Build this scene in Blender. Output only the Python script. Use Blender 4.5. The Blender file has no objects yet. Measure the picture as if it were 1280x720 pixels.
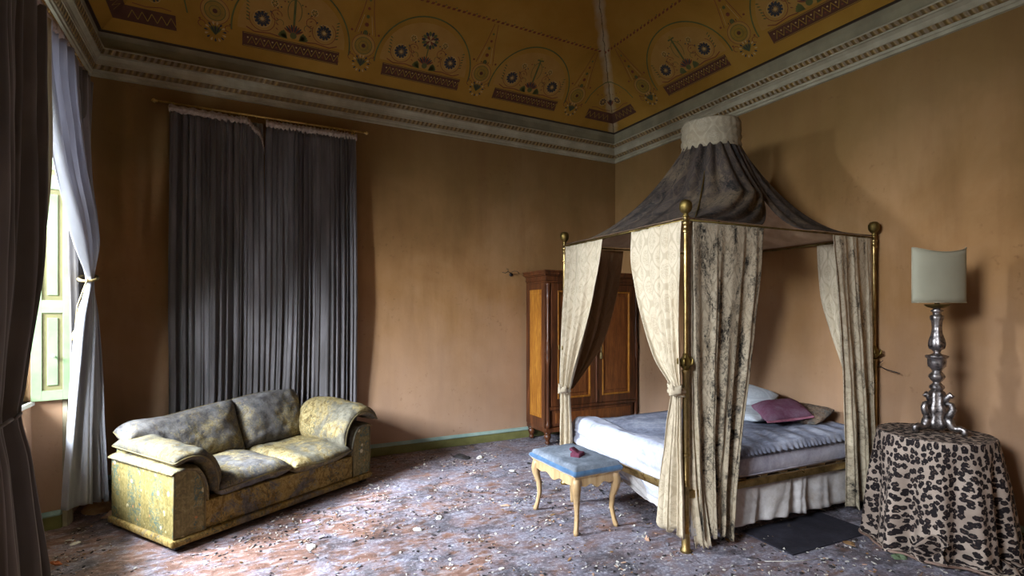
import bpy, bmesh, math, random
from mathutils import Vector, Matrix, noise
random.seed(7)
S = bpy.context.scene
C = S.collection
PI = math.pi

# ------------------------------------------------------------ camera, world, light, exposure
cam = bpy.data.cameras.new('camera'); co = bpy.data.objects.new('camera', cam); C.objects.link(co)
cam.sensor_width = 36; cam.lens = 36 * 658.7 / 1280; cam.clip_start = .02
cam.shift_y = (391.2 - 360) / 1280
co.location = (0, 0, 1.55); co.rotation_euler = (PI/2, 0, -.4885)
S.camera = co
w = bpy.data.worlds.new('sky'); S.world = w; w.use_nodes = True
wn = w.node_tree.nodes; wl = w.node_tree.links
bg = wn['Background']; bg.inputs['Strength'].default_value = 3.6
tcw = wn.new('ShaderNodeTexCoord'); spw = wn.new('ShaderNodeSeparateXYZ'); rw = wn.new('ShaderNodeValToRGB')    # overcast sky over dimmer ground
wl.new(tcw.outputs['Generated'], spw.inputs[0]); wl.new(spw.outputs[2], rw.inputs[0]); wl.new(rw.outputs[0], bg.inputs['Color'])
e = rw.color_ramp.elements; e[0].position = 0.0; e[0].color = (.27, .31, .30, 1); e[1].position = .12; e[1].color = (.84, .93, 1.0, 1)
S.view_settings.view_transform = 'Standard'; S.view_settings.look = 'None'
S.view_settings.gamma = 1; S.view_settings.use_curve_mapping = False
S.view_settings.exposure = 0.0

def area(name, loc, target, sx, sy, power, col):
    l = bpy.data.lights.new(name, 'AREA'); l.shape = 'RECTANGLE'; l.size = sx; l.size_y = sy
    l.energy = power; l.color = col
    o = bpy.data.objects.new(name, l); C.objects.link(o); o.location = loc
    o.rotation_euler = (Vector(target) - Vector(loc)).to_track_quat('-Z', 'Y').to_euler()
    return o
# daylight of the bright sky beyond the two windows of the left wall
area('daylight_far', (-3.2, 4.35, 3.25), (2.0, 3.0, -.2), 0.9, 0.9, 1900, (.80, .90, 1.0))
area('daylight_oblique', (-3.2, 2.95, 2.75), (1.6, 5.2, .3), 1.1, 1.1, 1250, (.82, .91, 1.0))
area('daylight_near', (-3.0, .6, 3.2), (2.4, 1.6, -.2), 1.6, 1.4, 800, (.84, .92, 1.0))

# ------------------------------------------------------------ helpers
def hx(h):
    h = h.lstrip('#'); v = [int(h[i:i+2], 16)/255 for i in (0, 2, 4)]
    return tuple([(c/12.92 if c <= .04045 else ((c+.055)/1.055)**2.4) for c in v] + [1])

class Mat:
    def __init__(s, name, rough=.7, metal=0., spec=None):
        s.m = bpy.data.materials.new(name); s.m.use_nodes = True
        s.t = s.m.node_tree; s.b = s.t.nodes['Principled BSDF']
        s.b.inputs['Roughness'].default_value = rough; s.b.inputs['Metallic'].default_value = metal
        if spec is not None: s.b.inputs['Specular IOR Level'].default_value = spec
        s.tc = s.t.nodes.new('ShaderNodeTexCoord')
    def n(s, typ, **kw):
        x = s.t.nodes.new(typ)
        for k, v in kw.items(): setattr(x, k, v)
        return x
    def put(s, sock, val):
        if isinstance(val, bpy.types.NodeSocket): s.t.links.new(val, sock)
        elif isinstance(val, (tuple, list)) : sock.default_value = val
        else: sock.default_value = val
    def vec(s, kind='Object', scale=(1, 1, 1), rot=(0, 0, 0), loc=(0, 0, 0)):
        m = s.n('ShaderNodeMapping'); s.t.links.new(s.tc.outputs[kind], m.inputs[0])
        m.inputs['Scale'].default_value = scale; m.inputs['Rotation'].default_value = rot; m.inputs['Location'].default_value = loc
        return m.outputs[0]
    def noise(s, scale, detail=4, vec=None, rough=.55, dist=0.):
        x = s.n('ShaderNodeTexNoise'); s.put(x.inputs['Vector'], vec or s.tc.outputs['Object'])
        x.inputs['Scale'].default_value = scale; x.inputs['Detail'].default_value = detail
        x.inputs['Roughness'].default_value = rough; x.inputs['Distortion'].default_value = dist
        return x.outputs['Fac']
    def voro(s, scale, vec=None, feat='F1', rnd=1., dims='3D'):
        x = s.n('ShaderNodeTexVoronoi', feature=feat, voronoi_dimensions=dims); s.put(x.inputs['Vector'], vec or s.tc.outputs['Object'])
        x.inputs['Scale'].default_value = scale; x.inputs['Randomness'].default_value = rnd
        return x.outputs['Distance']
    def wave(s, scale, vec=None, dist=0., dscale=1., detail=2, prof='SIN', typ='BANDS', dirn='X'):
        x = s.n('ShaderNodeTexWave', wave_profile=prof, wave_type=typ)
        if typ == 'BANDS': x.bands_direction = dirn
        s.put(x.inputs['Vector'], vec or s.tc.outputs['Object'])
        x.inputs['Scale'].default_value = scale; x.inputs['Distortion'].default_value = dist
        x.inputs['Detail'].default_value = detail; x.inputs['Detail Scale'].default_value = dscale
        return x.outputs['Fac']
    def ramp(s, f, stops, interp='LINEAR'):
        r = s.n('ShaderNodeValToRGB'); s.put(r.inputs[0], f); cr = r.color_ramp; cr.interpolation = interp
        while len(cr.elements) < len(stops): cr.elements.new(.5)
        for e, (p, c) in zip(cr.elements, stops):
            e.position = p; e.color = hx(c) if isinstance(c, str) else (c, c, c, 1)
        return r.outputs[0]
    def mix(s, f, a, b, mode='MIX'):
        x = s.n('ShaderNodeMix', data_type='RGBA', blend_type=mode)
        s.put(x.inputs[0], f)
        s.put(x.inputs[6], hx(a) if isinstance(a, str) else a); s.put(x.inputs[7], hx(b) if isinstance(b, str) else b)
        return x.outputs[2]
    def math(s, op, a, b=0., c=None):
        x = s.n('ShaderNodeMath', operation=op); s.put(x.inputs[0], a); s.put(x.inputs[1], b)
        if c is not None: s.put(x.inputs[2], c)
        return x.outputs[0]
    def sep(s, v):
        x = s.n('ShaderNodeSeparateXYZ'); s.t.links.new(v, x.inputs[0]); return x.outputs
    def color(s, c): s.put(s.b.inputs['Base Color'], hx(c) if isinstance(c, str) else c); return s
    def bump(s, h, strength=.3, dist=.01):
        x = s.n('ShaderNodeBump'); x.inputs['Strength'].default_value = strength; x.inputs['Distance'].default_value = dist
        s.put(x.inputs['Height'], h); s.t.links.new(x.outputs[0], s.b.inputs['Normal']); return s

def simple(name, c1, c2=None, rough=.7, metal=0., scale=8, bump=.15, bd=.004):
    m = Mat(name, rough, metal)
    f = m.noise(scale, 5)
    m.color(m.mix(m.ramp(f, [(.35, 0.), (.65, 1.)]), c1, c2 or c1)); m.bump(m.noise(scale*6, 4), bump, bd)
    return m.m

def finish(name, bm, mats, parent=None, smooth=True, kind=None, loc=None, rot=None):
    me = bpy.data.meshes.new(name)
    bm.normal_update()
    bm.to_mesh(me); bm.free()
    if not isinstance(mats, (list, tuple)): mats = [mats]
    for m in mats: me.materials.append(m)
    if smooth:
        for p in me.polygons: p.use_smooth = True
    o = bpy.data.objects.new(name, me); C.objects.link(o)
    if parent is not None: o.parent = parent
    if kind: o['kind'] = kind
    if loc: o.location = loc
    if rot: o.rotation_euler = rot
    return o
def sharp(o, ang=35):
    me = o.data
    try: me.set_sharp_from_angle(angle=math.radians(ang))
    except Exception: pass
    return o
def tag(o, label, cat, group=None):
    o['label'] = label; o['category'] = cat
    if group: o['group'] = group
    return o
def thing(name, label, cat, loc=(0, 0, 0), rz=0, group=None):
    o = bpy.data.objects.new(name, None); C.objects.link(o); o.empty_display_size = .1
    o.location = loc; o.rotation_euler = (0, 0, rz)
    return tag(o, label, cat, group)

def box(bm, x0, x1, y0, y1, z0, z1, bev=0., seg=2, mi=0):
    if x0 > x1: x0, x1 = x1, x0
    if y0 > y1: y0, y1 = y1, y0
    vs = [bm.verts.new((x, y, z)) for x in (x0, x1) for y in (y0, y1) for z in (z0, z1)]
    fs = []
    for q in ((0, 1, 3, 2), (4, 6, 7, 5), (0, 4, 5, 1), (2, 3, 7, 6), (0, 2, 6, 4), (1, 5, 7, 3)):
        f = bm.faces.new([vs[i] for i in q]); f.material_index = mi; fs.append(f)
    if bev > 0:
        es = list({e for f in fs for e in f.edges})
        bmesh.ops.bevel(bm, geom=es, offset=bev, segments=seg, affect='EDGES', profile=.5)
def bx(name, x0, x1, y0, y1, z0, z1, mat, parent=None, bev=.004, seg=2, kind=None, smooth=True):
    bm = bmesh.new(); box(bm, x0, x1, y0, y1, z0, z1, bev, seg)
    return sharp(finish(name, bm, mat, parent, smooth, kind), 40)

def tube(bm, pts, rad, n=8, cap=True, mi=0):
    pts = [Vector(p) for p in pts]; N = len(pts)
    if not isinstance(rad, (list, tuple)): rad = [rad]*N
    rings = []; up = None
    for i, p in enumerate(pts):
        t = (pts[min(i+1, N-1)] - pts[max(i-1, 0)]).normalized()
        if up is None:
            up = Vector((0, 0, 1)) if abs(t.z) < .9 else Vector((1, 0, 0))
        a = (up - t*up.dot(t)).normalized(); b = t.cross(a); up = a
        rings.append([bm.verts.new(p + (a*math.cos(2*PI*k/n) + b*math.sin(2*PI*k/n))*rad[i]) for k in range(n)])
    for i in range(N-1):
        for k in range(n):
            f = bm.faces.new((rings[i][k], rings[i][(k+1) % n], rings[i+1][(k+1) % n], rings[i+1][k])); f.material_index = mi
    if cap:
        for r, rev in ((rings[0], True), (rings[-1], False)):
            f = bm.faces.new(list(reversed(r)) if rev else r); f.material_index = mi
def lathe(bm, prof, n=20, c=(0, 0, 0), mi=0, mod=None):
    rings = []
    for r, z in prof:
        ring = []
        for k in range(n):
            a = 2*PI*k/n; rr = max(r, .0003)
            if mod: rr = rr*mod(a, z)
            ring.append(bm.verts.new((c[0]+rr*math.cos(a), c[1]+rr*math.sin(a), c[2]+z)))
        rings.append(ring)
    for i in range(len(rings)-1):
        for k in range(n):
            f = bm.faces.new((rings[i][k], rings[i][(k+1) % n], rings[i+1][(k+1) % n], rings[i+1][k])); f.material_index = mi
    bm.faces.new(list(reversed(rings[0]))).material_index = mi; bm.faces.new(rings[-1]).material_index = mi
def surf(bm, fn, nu, nv, closed=False, uvf=None, mi=0):
    uvl = bm.loops.layers.uv.verify()
    NU = nu if closed else nu+1
    V = [[bm.verts.new(fn(i/nu, j/nv)) for j in range(nv+1)] for i in range(NU)]
    for i in range(nu):
        for j in range(nv):
            i2 = (i+1) % NU
            f = bm.faces.new((V[i][j], V[i2][j], V[i2][j+1], V[i][j+1])); f.material_index = mi
            for l, (a, b) in zip(f.loops, ((i, j), (i+1, j), (i+1, j+1), (i, j+1))):
                l[uvl].uv = uvf(a/nu, b/nv) if uvf else (a/nu, b/nv)
    return V
def pillow(bm, fn, thick, nu=28, nv=20, p=4., q=.5, wr=.004, seed=0, mi=0, uv=(1, 1)):
    """two puffed faces meeting in a seam; fn(u,v) in [-1,1]^2 is the middle surface"""
    uvl = bm.loops.layers.uv.verify()
    e = .01
    def nrm(u, v):
        a = Vector(fn(min(u+e, 1), v)) - Vector(fn(max(u-e, -1), v)); b = Vector(fn(u, min(v+e, 1))) - Vector(fn(u, max(v-e, -1)))
        return a.cross(b).normalized()
    def cs(i, n):   # denser near the seam
        return -math.cos(PI*i/n)
    rows = {}
    for sgn in (1, -1):
        for i in range(nu+1):
            for j in range(nv+1):
                edge = i in (0, nu) or j in (0, nv)
                if edge and sgn == -1: continue
                u, v = cs(i, nu), cs(j, nv)
                P = Vector(fn(u, v)); N = nrm(u, v)
                t = 0 if edge else thick/2*(max(0, 1-abs(u)**p)*max(0, 1-abs(v)**p))**q
                nz = noise.noise(P*6 + Vector((seed, sgn*3, 0)))*wr*1.6 + noise.noise(P*17+Vector((seed, 0, 0)))*wr
                rows[(sgn, i, j)] = bm.verts.new(P + N*(sgn*(t + (0 if edge else nz))))
    g = lambda s_, i, j: rows.get((s_, i, j)) or rows[(1, i, j)]
    for sgn in (1, -1):
        for i in range(nu):
            for j in range(nv):
                ids = ((i, j), (i+1, j), (i+1, j+1), (i, j+1))
                if sgn == -1: ids = ids[::-1]
                f = bm.faces.new([g(sgn, a, b) for a, b in ids]); f.material_index = mi
                for l, (a, b) in zip(f.loops, ids): l[uvl].uv = (a/nu*uv[0], b/nv*uv[1])
def seam(bm, fn, r=.005, n=6, k=16):
    pts = [fn(-1+2*i/k, -1) for i in range(k)] + [fn(1, -1+2*i/k) for i in range(k)] + [fn(1-2*i/k, 1) for i in range(k)] + [fn(-1, 1-2*i/k) for i in range(k+1)]
    tube(bm, pts, r, n)
def lerp(a, b, t): return a+(b-a)*t
def cat(vals, t):
    """smooth interpolation through (t, tuple) keys"""
    if t <= vals[0][0]: return vals[0][1]
    for k in range(len(vals)-1):
        t0, a = vals[k]; t1, b = vals[k+1]
        if t <= t1:
            m = (t-t0)/(t1-t0)
            pa = vals[k-1][1] if k > 0 else a; pb = vals[k+2][1] if k+2 < len(vals) else b
            ta = vals[k-1][0] if k > 0 else t0 - (t1-t0); tb = vals[k+2][0] if k+2 < len(vals) else t1 + (t1-t0)
            h = t1-t0; out = []
            for x, y, p, q in zip(a, b, pa, pb):
                m0 = (y-p)/(t1-ta)*h if k > 0 else (y-x); m1 = (q-x)/(tb-t0)*h if k+2 < len(vals) else (y-x)
                out.append((2*m**3-3*m**2+1)*x + (m**3-2*m**2+m)*m0 + (-2*m**3+3*m**2)*y + (m**3-m**2)*m1)
            return tuple(out)
    return vals[-1][1]
def drape(name, rows, nf, mat, parent=None, nu=120, nv=60, ph=0., wid=1., rag=0., thick=.003, sharpf=.35, mi_fn=None):
    """hanging cloth. rows: (h, ax, ay, bx, by, z, amp): left end, right end, height, fold depth at that level, h from 0 (top) to 1"""
    keys = [(r[0], r[1:]) for r in rows]
    L = math.hypot(rows[0][3]-rows[0][1], rows[0][4]-rows[0][2])
    H = rows[0][5]-rows[-1][5]
    def fold(t, h):
        tt = t + .022*math.sin(2*PI*t*2.3+ph*3) + .012*math.sin(2*PI*t*5.1+ph)
        x = 2*PI*nf*tt + ph + .5*math.sin(h*3+ph+t*7)
        a = .75+.35*math.sin(t*11+ph*2)+.12*math.sin(h*5+t*23)
        return a*(math.sin(x)+sharpf*math.sin(2*x+1.1+h*1.3)+.18*math.sin(3.1*x+ph+h*4))
    def fn(t, h):
        ax, ay, bx_, by, z, amp = cat(keys, h)
        dx, dy = bx_-ax, by-ay; l = max(1e-4, math.hypot(dx, dy)); nx, ny = dy/l, -dx/l
        f = fold(t, h)*amp
        side = math.cos(2*PI*nf*t+ph)*amp*.35
        P = Vector((ax+dx*t+nx*f+dx/l*side, ay+dy*t+ny*f+dy/l*side, z))
        if rag and h > .97: P.z += rag*noise.noise(Vector((t*9, ph, 0)))
        k = noise.noise(Vector((t*6+ph, h*9, 0)))*.006
        return P + Vector((nx*k, ny*k, 0))
    bm = bmesh.new(); surf(bm, fn, nu, nv, uvf=lambda a, b: (a*L*1.25*wid, (1-b)*H))
    o = finish(name, bm, mat, parent)
    sm = o.modifiers.new('thickness', 'SOLIDIFY'); sm.thickness = thick; sm.offset = 0
    return o
def poly(bm, pts, mi=0):
    f = bm.faces.new([bm.verts.new(p) for p in pts]); f.material_index = mi; return f

# ------------------------------------------------------------ materials
def mat_wall():
    m = Mat('ochre_plaster', .85, spec=.25)
    v = m.vec('Object')
    f = m.noise(1.1, 5, v, .6, .4); g = m.noise(5, 6, m.vec('Object', (1, 1, .25)), .6)
    base = m.ramp(f, [(.3, '#8f683f'), (.5, '#9b7349'), (.72, '#a78058')])
    base = m.mix(m.ramp(g, [(.45, 0.), (.8, .5)]), base, '#7d5a32')
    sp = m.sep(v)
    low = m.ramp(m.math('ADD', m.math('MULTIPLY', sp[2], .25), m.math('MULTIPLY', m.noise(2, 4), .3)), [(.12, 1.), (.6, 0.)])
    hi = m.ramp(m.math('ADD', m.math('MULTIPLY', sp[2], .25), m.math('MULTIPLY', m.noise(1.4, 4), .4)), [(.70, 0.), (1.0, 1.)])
    base = m.mix(m.math('MULTIPLY', hi, .6), base, '#5c4b22')  # upper wall turned darker olive: shade painted into the plaster colour
    run = m.ramp(m.noise(2.2, 5, m.vec('Object', (2.6, 2.6, .35)), .6), [(.48, 0.), (.72, 1.)])
    base = m.mix(m.math('MULTIPLY', run, .30), base, '#6f4d2c')
    base = m.mix(m.math('MULTIPLY', low, .62), base, '#bb9e8c')          # paler, pinker lower wall: window light painted into the plaster colour
    st = m.math('MULTIPLY', m.ramp(m.noise(24, 5), [(.60, 0.), (.70, 1.)]), m.ramp(m.noise(1.7, 3), [(.5, 0.), (.65, 1.)]))
    base = m.mix(m.math('MULTIPLY', st, .35), base, '#5e3f25')
    m.color(base); m.bump(m.math('ADD', m.noise(30, 5), m.math('MULTIPLY', m.noise(4, 3), 2)), .12, .01)
    return m.m
def mat_floor():
    m = Mat('worn_terracotta_floor', .6, spec=.35)
    v = m.vec('Object'); vr = m.vec('Object', (1, 1, 1), (0, 0, .6))
    a = m.noise(1.6, 7, v, .62, .5); b = m.noise(9, 8, m.vec('Object', (1, 2.0, 1), (0, 0, .5)), .65, .8); c = m.noise(45, 5, v, .7)
    red = m.ramp(b, [(.28, '#5c4135'), (.5, '#87665a'), (.72, '#b09a90')])
    dust = m.ramp(m.math('ADD', m.math('MULTIPLY', c, .6), m.math('MULTIPLY', b, .4)), [(.34, '#55535f'), (.5, '#787583'), (.66, '#b9b6c0')])
    sp = m.sep(v)
    grad = m.ramp(m.math('MULTIPLY', sp[0], .25), [(.0, 0.), (.75, 1.)])
    d = m.noise(2.8, 7, m.vec('Object', (1, 1.3, 1), (0, 0, .3), (7, 2, 0)), .68, .9)
    k = m.math('ADD', m.math('ADD', m.math('MULTIPLY', d, .75), m.math('MULTIPLY', b, .55)), m.math('MULTIPLY', grad, .13))
    fac = m.ramp(k, [(.62, 0.), (.70, .6), (.84, 1.)])
    col = m.mix(fac, red, dust)
    soot = m.ramp(m.math('ADD', m.math('MULTIPLY', m.noise(1.9, 7, m.vec('Object', (1, 1, 1), (0, 0, 0), (1, 8, 0)), .7, .5), .7), m.math('MULTIPLY', m.noise(16, 6, v, .75), .4)), [(.535, 0.), (.645, 1.)])
    col = m.mix(m.math('MULTIPLY', soot, .70), col, '#2b2729')
    sp1 = m.ramp(m.noise(70, 5, v, .7), [(.60, 0.), (.66, 1.)])
    col = m.mix(m.math('MULTIPLY', sp1, .65), col, '#1d1b20')
    sp2 = m.ramp(m.noise(48, 4, m.vec('Object', (1, 1, 1), (0, 0, 0), (3, 5, 0)), .65), [(.63, 0.), (.67, 1.)])
    col = m.mix(m.math('MULTIPLY', sp2, .6), col, '#d9d4d4')
    m.color(col)
    m.put(m.b.inputs['Roughness'], m.ramp(fac, [(0, .5), (1, .8)]))
    m.bump(m.math('ADD', m.math('MULTIPLY', b, 1.2), m.math('ADD', c, m.math('MULTIPLY', sp1, .6))), .55, .012)
    return m.m
def mat_ceiling():
    m = Mat('painted_ceiling_plaster', .85, spec=.2)
    f = m.noise(1.3, 6, None, .6, .4)
    col = m.ramp(f, [(.3, '#8e6a26'), (.55, '#a17a31'), (.75, '#ab8740')])
    sp = m.sep(m.tc.outputs['Object'])
    dx = m.math('SUBTRACT', 4.653, sp[0]); dy = m.math('SUBTRACT', 5.733, sp[1])
    hip = m.math('ABSOLUTE', m.math('ADD', m.math('SUBTRACT', dx, dy), m.math('MULTIPLY', m.math('SUBTRACT', m.noise(7, 4), .5), .10)))
    band = m.ramp(hip, [(.035, 1.), (.10, 0.)])
    band = m.math('MULTIPLY', band, m.ramp(m.noise(5, 5), [(.32, .35), (.6, 1.)]))
    col = m.mix(m.math('MULTIPLY', band, .8), col, '#b3a68c')
    crack = m.ramp(m.math('ABSOLUTE', m.math('ADD', m.math('SUBTRACT', dx, dy), m.math('MULTIPLY', m.math('SUBTRACT', m.noise(14, 5), .5), .06))), [(.004, 1.), (.008, 0.)])
    col = m.mix(m.math('MULTIPLY', crack, .8), col, '#3a2c1c')
    m.color(col); m.bump(m.noise(22, 5), .15, .01)
    return m.m
def mat_curtain(name, c1, c2, c3, dirt=None, trans=0.):
    m = Mat(name, .85, spec=.2)
    m.b.inputs['Sheen Weight'].default_value = .25
    f = m.noise(4, 4, m.vec('UV', (1.6, .3, 1)))
    col = m.ramp(f, [(.3, c1), (.5, c2), (.75, c3)])
    if dirt:
        col = m.mix(m.ramp(m.noise(3, 6, m.vec('UV', (1, 1, 1))), [(.5, 0.), (.75, .8)]), col, dirt)
    m.color(col); m.bump(m.wave(180, m.vec('UV'), 1, 3), .06, .001)
    if trans:
        tr = m.n('ShaderNodeBsdfTranslucent'); m.put(tr.inputs['Color'], col); mx = m.n('ShaderNodeMixShader'); mx.inputs[0].default_value = trans
        m.t.links.new(m.b.outputs[0], mx.inputs[1]); m.t.links.new(tr.outputs[0], mx.inputs[2]); m.t.links.new(mx.outputs[0], m.t.nodes['Material Output'].inputs[0])
    return m.m
def mat_damask(name, light, pat, stain=0., scol='#1d1a18', sdir=None):
    m = Mat(name, .72, spec=.25)
    uv = m.vec('UV', (1, 1, 1)); sp = m.sep(uv)
    def sn(a, b, k): return m.math('SINE', m.math('ADD', m.math('MULTIPLY', a, k), b))
    wob = m.math('MULTIPLY', m.math('SUBTRACT', m.noise(7, 3, uv), .5), .8)
    A = m.math('ADD', sn(sp[0], wob, 2*PI/.17), sn(sp[1], wob, 2*PI/.25))
    A = m.math('ABSOLUTE', A)
    n2 = m.math('SUBTRACT', m.noise(30, 4, uv, .65, 1.8), .5)
    net = m.ramp(m.math('ADD', A, m.math('MULTIPLY', n2, .5)), [(.12, 1.), (.26, 0.)])
    med = m.math('MULTIPLY', m.ramp(m.math('MULTIPLY', A, .5), [(.42, 0.), (.5, 1.)]), m.ramp(m.math('ABSOLUTE', n2), [(.03, 0.), (.07, 1.)]))
    f = m.math('MAXIMUM', net, med)
    col = m.mix(m.math('MULTIPLY', f, .5), light, pat)
    col = m.mix(m.ramp(m.noise(2.2, 6, uv), [(.5, 0.), (.8, .55)]), col, '#8f7a5c')
    if stain:
        a = m.noise(3.2, 7, m.vec('UV', (2.2, 1, 1), (0, 0, 0), (.3, .9, 0)), .72, .6); b = m.noise(26, 6, uv, .75, 1.5)
        k = m.math('ADD', m.math('MULTIPLY', a, .75), m.math('MULTIPLY', b, .5))
        lo, hi = .70-.10*stain, .84-.12*stain
        col = m.mix(m.ramp(k, [(lo, 0.), (hi, 1.)]), col, scol)
    m.color(col); m.bump(m.math('ADD', f, m.noise(60, 4, uv)), .18, .003)
    return m.m
def mat_brocade(name, dirt, c=('#574420', '#7d6534', '#a38c56'), dcol=('#35343a', '#6f6c66')):
    m = Mat(name, .85, spec=.2)
    v = m.vec('Object', (1, 1, 1))
    n1 = m.noise(9, 5, m.vec('Object', (1, 1, .8), (.3, .2, .4)), .6, 2.2); w2 = m.noise(34, 4, v, .6, 1.4)
    curl = m.ramp(m.math('ABSOLUTE', m.math('SUBTRACT', n1, .5)), [(.012, 1.), (.035, 0.)])
    col = m.ramp(m.math('ADD', m.math('MULTIPLY', n1, .55), m.math('MULTIPLY', w2, .45)), [(.36, c[0]), (.5, c[1]), (.64, c[2])])
    col = m.mix(m.math('MULTIPLY', curl, .5), col, c[2])
    leaf = m.math('MULTIPLY', m.ramp(m.noise(30, 3, v, .6, 2.2), [(.54, 0.), (.60, 1.)]), m.ramp(m.noise(6.5, 2, v), [(.46, 0.), (.54, 1.)]))
    col = m.mix(m.math('MULTIPLY', leaf, .75), col, '#35443f')
    if dirt:
        d = m.math('ADD', m.math('ADD', m.noise(3.2, 7, v, .7, .6), m.math('MULTIPLY', w2, .30)), m.math('MULTIPLY', n1, .25))
        k = m.ramp(d, [(.84-.20*dirt, 0.), (.93-.16*dirt, 1.)])
        dc = m.ramp(m.noise(18, 5, v, .7), [(.35, dcol[0]), (.7, dcol[1])])
        col = m.mix(m.math('MULTIPLY', k, .88), col, dc)
    m.color(col); m.bump(m.math('ADD', m.math('ADD', w2, n1), m.math('MULTIPLY', m.noise(90, 3), .5)), .4, .006)
    return m.m
def mat_panelfabric():
    # side of the sofa: vertical stripes between bunches of small flowers
    m = Mat('striped_floral_brocade', .6, spec=.3)
    v = m.vec('Object'); sp = m.sep(v)
    s = m.math('ADD', sp[0], sp[1])
    st = m.math('SINE', m.math('MULTIPLY', s, 2*PI/.29)); fine = m.math('SINE', m.math('MULTIPLY', s, 2*PI/.036))
    col = m.ramp(m.noise(26, 6, m.vec('Object', (1, 1, .8)), .65, 1.6), [(.3, '#4f4526'), (.5, '#6f6238'), (.7, '#8c7f56')])
    line = m.math('MULTIPLY', m.ramp(fine, [(.6, 0.), (.8, 1.)]), m.ramp(st, [(-.0, 0.), (.55, 0.), (.85, 1.)]))
    col = m.mix(m.math('MULTIPLY', line, .35), col, '#5a5028')
    mot = m.ramp(st, [(0., 1.), (.3, 1.), (.45, 0.)])
    lf = m.ramp(m.noise(30, 3, v, .55, 2.4), [(.50, 0.), (.56, 1.)]); cl = m.ramp(m.noise(8, 2, v), [(.44, 0.), (.50, 1.)])
    col = m.mix(m.math('MULTIPLY', m.math('MULTIPLY', m.math('MULTIPLY', lf, cl), mot), .8), col, '#34504c')
    fl = m.ramp(m.voro(11, v), [(.16, 1.), (.22, 0.)])
    col = m.mix(m.math('MULTIPLY', m.math('MULTIPLY', fl, cl), .65), col, '#d9c9a0')
    fr = m.ramp(m.voro(13, m.vec('Object', (1, 1, 1), (0, 0, 0), (.4, .2, .7))), [(.11, 1.), (.15, 0.)])
    col = m.mix(m.math('MULTIPLY', m.math('MULTIPLY', fr, mot), .6), col, '#b5713a')
    m.color(col); m.bump(m.noise(70, 4), .2, .003)
    return m.m
def mat_wood(name, a, b, c, scale=1., axis='Z', rough=.35, flame=0.):
    m = Mat(name, rough, spec=.5)
    sc = {'Z': (9, 9, .9), 'X': (.9, 9, 9), 'Y': (9, .9, 9)}[axis]
    v = m.vec('Object', tuple(q*scale for q in sc))
    f = m.noise(1.5, 6, v, .6, 1.2+flame); g = m.noise(9, 4, v, .6, .4)
    if flame:
        f = m.math('ADD', m.math('MULTIPLY', f, .6), m.math('MULTIPLY', m.noise(5, 4, m.vec('Object', (7, 7, .8)), .5, 3.), .4))
    col = m.ramp(f, [(.3, a), (.5, b), (.72, c)]); col = m.mix(m.math('MULTIPLY', m.ramp(g, [(.5, 0.), (.7, 1.)]), .4), col, a)
    m.color(col); m.bump(g, .08, .002)
    return m.m
def mat_metal(name, c1, c2, rough=.3, scale=9):
    m = Mat(name, rough, 1.)
    f = m.noise(scale, 6, None, .65)
    m.color(m.mix(m.ramp(f, [(.42, 0.), (.68, 1.)]), c1, c2)); m.put(m.b.inputs['Roughness'], m.ramp(f, [(.3, rough), (.75, min(1, rough+.35))]))
    m.bump(m.noise(60, 3), .1, .002)
    return m.m
def mat_leopard():
    m = Mat('leopard_print_cloth', .8, spec=.2)
    uv = m.vec('UV'); wv = m.n('ShaderNodeVectorMath', operation='ADD')
    nn = m.n('ShaderNodeTexNoise'); m.t.links.new(uv, nn.inputs['Vector']); nn.inputs['Scale'].default_value = 30; nn.inputs['Detail'].default_value = 3
    sc = m.n('ShaderNodeVectorMath', operation='SCALE'); m.t.links.new(nn.outputs['Color'], sc.inputs[0]); sc.inputs['Scale'].default_value = .022
    m.t.links.new(uv, wv.inputs[0]); m.t.links.new(sc.outputs[0], wv.inputs[1])
    c = m.voro(27, wv.outputs[0], 'F1', .85, '2D'); q = m.math('SUBTRACT', c, m.math('MULTIPLY', m.math('SUBTRACT', m.noise(55, 3, uv), .5), .55))
    dark = m.ramp(q, [(.42, 1.), (.47, 0.)])
    core = m.math('MULTIPLY', m.ramp(q, [(.10, 1.), (.18, 0.)]), m.ramp(m.noise(16, 2, uv), [(.46, 0.), (.54, 1.)]))
    cut = m.ramp(m.noise(60, 2, uv), [(.30, 0.), (.36, 1.)])
    tan_ = m.ramp(m.noise(6, 4, uv), [(.3, '#8d7c70'), (.7, '#b09e90')])
    col = m.mix(m.math('MULTIPLY', dark, cut), tan_, '#1d1719'); col = m.mix(m.math('MULTIPLY', core, .6), col, '#4d3c34')
    m.color(col); m.bump(m.noise(90, 4, uv), .2, .002)
    return m.m
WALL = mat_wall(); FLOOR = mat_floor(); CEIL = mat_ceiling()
STONE = simple('cornice_grey', '#8d8670', '#a39b84', .8, scale=6)
FRIEZE = simple('frieze_grey', '#77705a', '#8d866c', .85, scale=4)
def mat_giltband():
    m = Mat('gilt_leaf_band', .5); v = m.vec('Object')
    sp = m.sep(v); s = m.math('ADD', sp[0], sp[1])
    k = m.math('SINE', m.math('MULTIPLY', s, 2*PI/.05))
    col = m.mix(m.math('MULTIPLY', m.ramp(k, [(.0, 0.), (.6, 1.)]), .6), '#6b5228', '#9a7a3c'); col = m.mix(m.ramp(m.noise(16, 5), [(.42, 0.), (.62, .8)]), col, '#645438')
    m.color(col); m.bump(k, .6, .01); return m.m
GILT = mat_giltband()
BB_GREEN = simple('olive_skirting_paint', '#69683a', '#7c7a48', .6); BB_TEAL = simple('grey_green_moulding_paint', '#7f9a92', '#96aba2', .5)
SHUT = simple('pale_green_shutter_paint', '#667a58', '#778b66', .5, bump=.06); SHUT_D = simple('khaki_shutter_moulding', '#6d6844', '#5f5a3a', .55)
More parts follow.
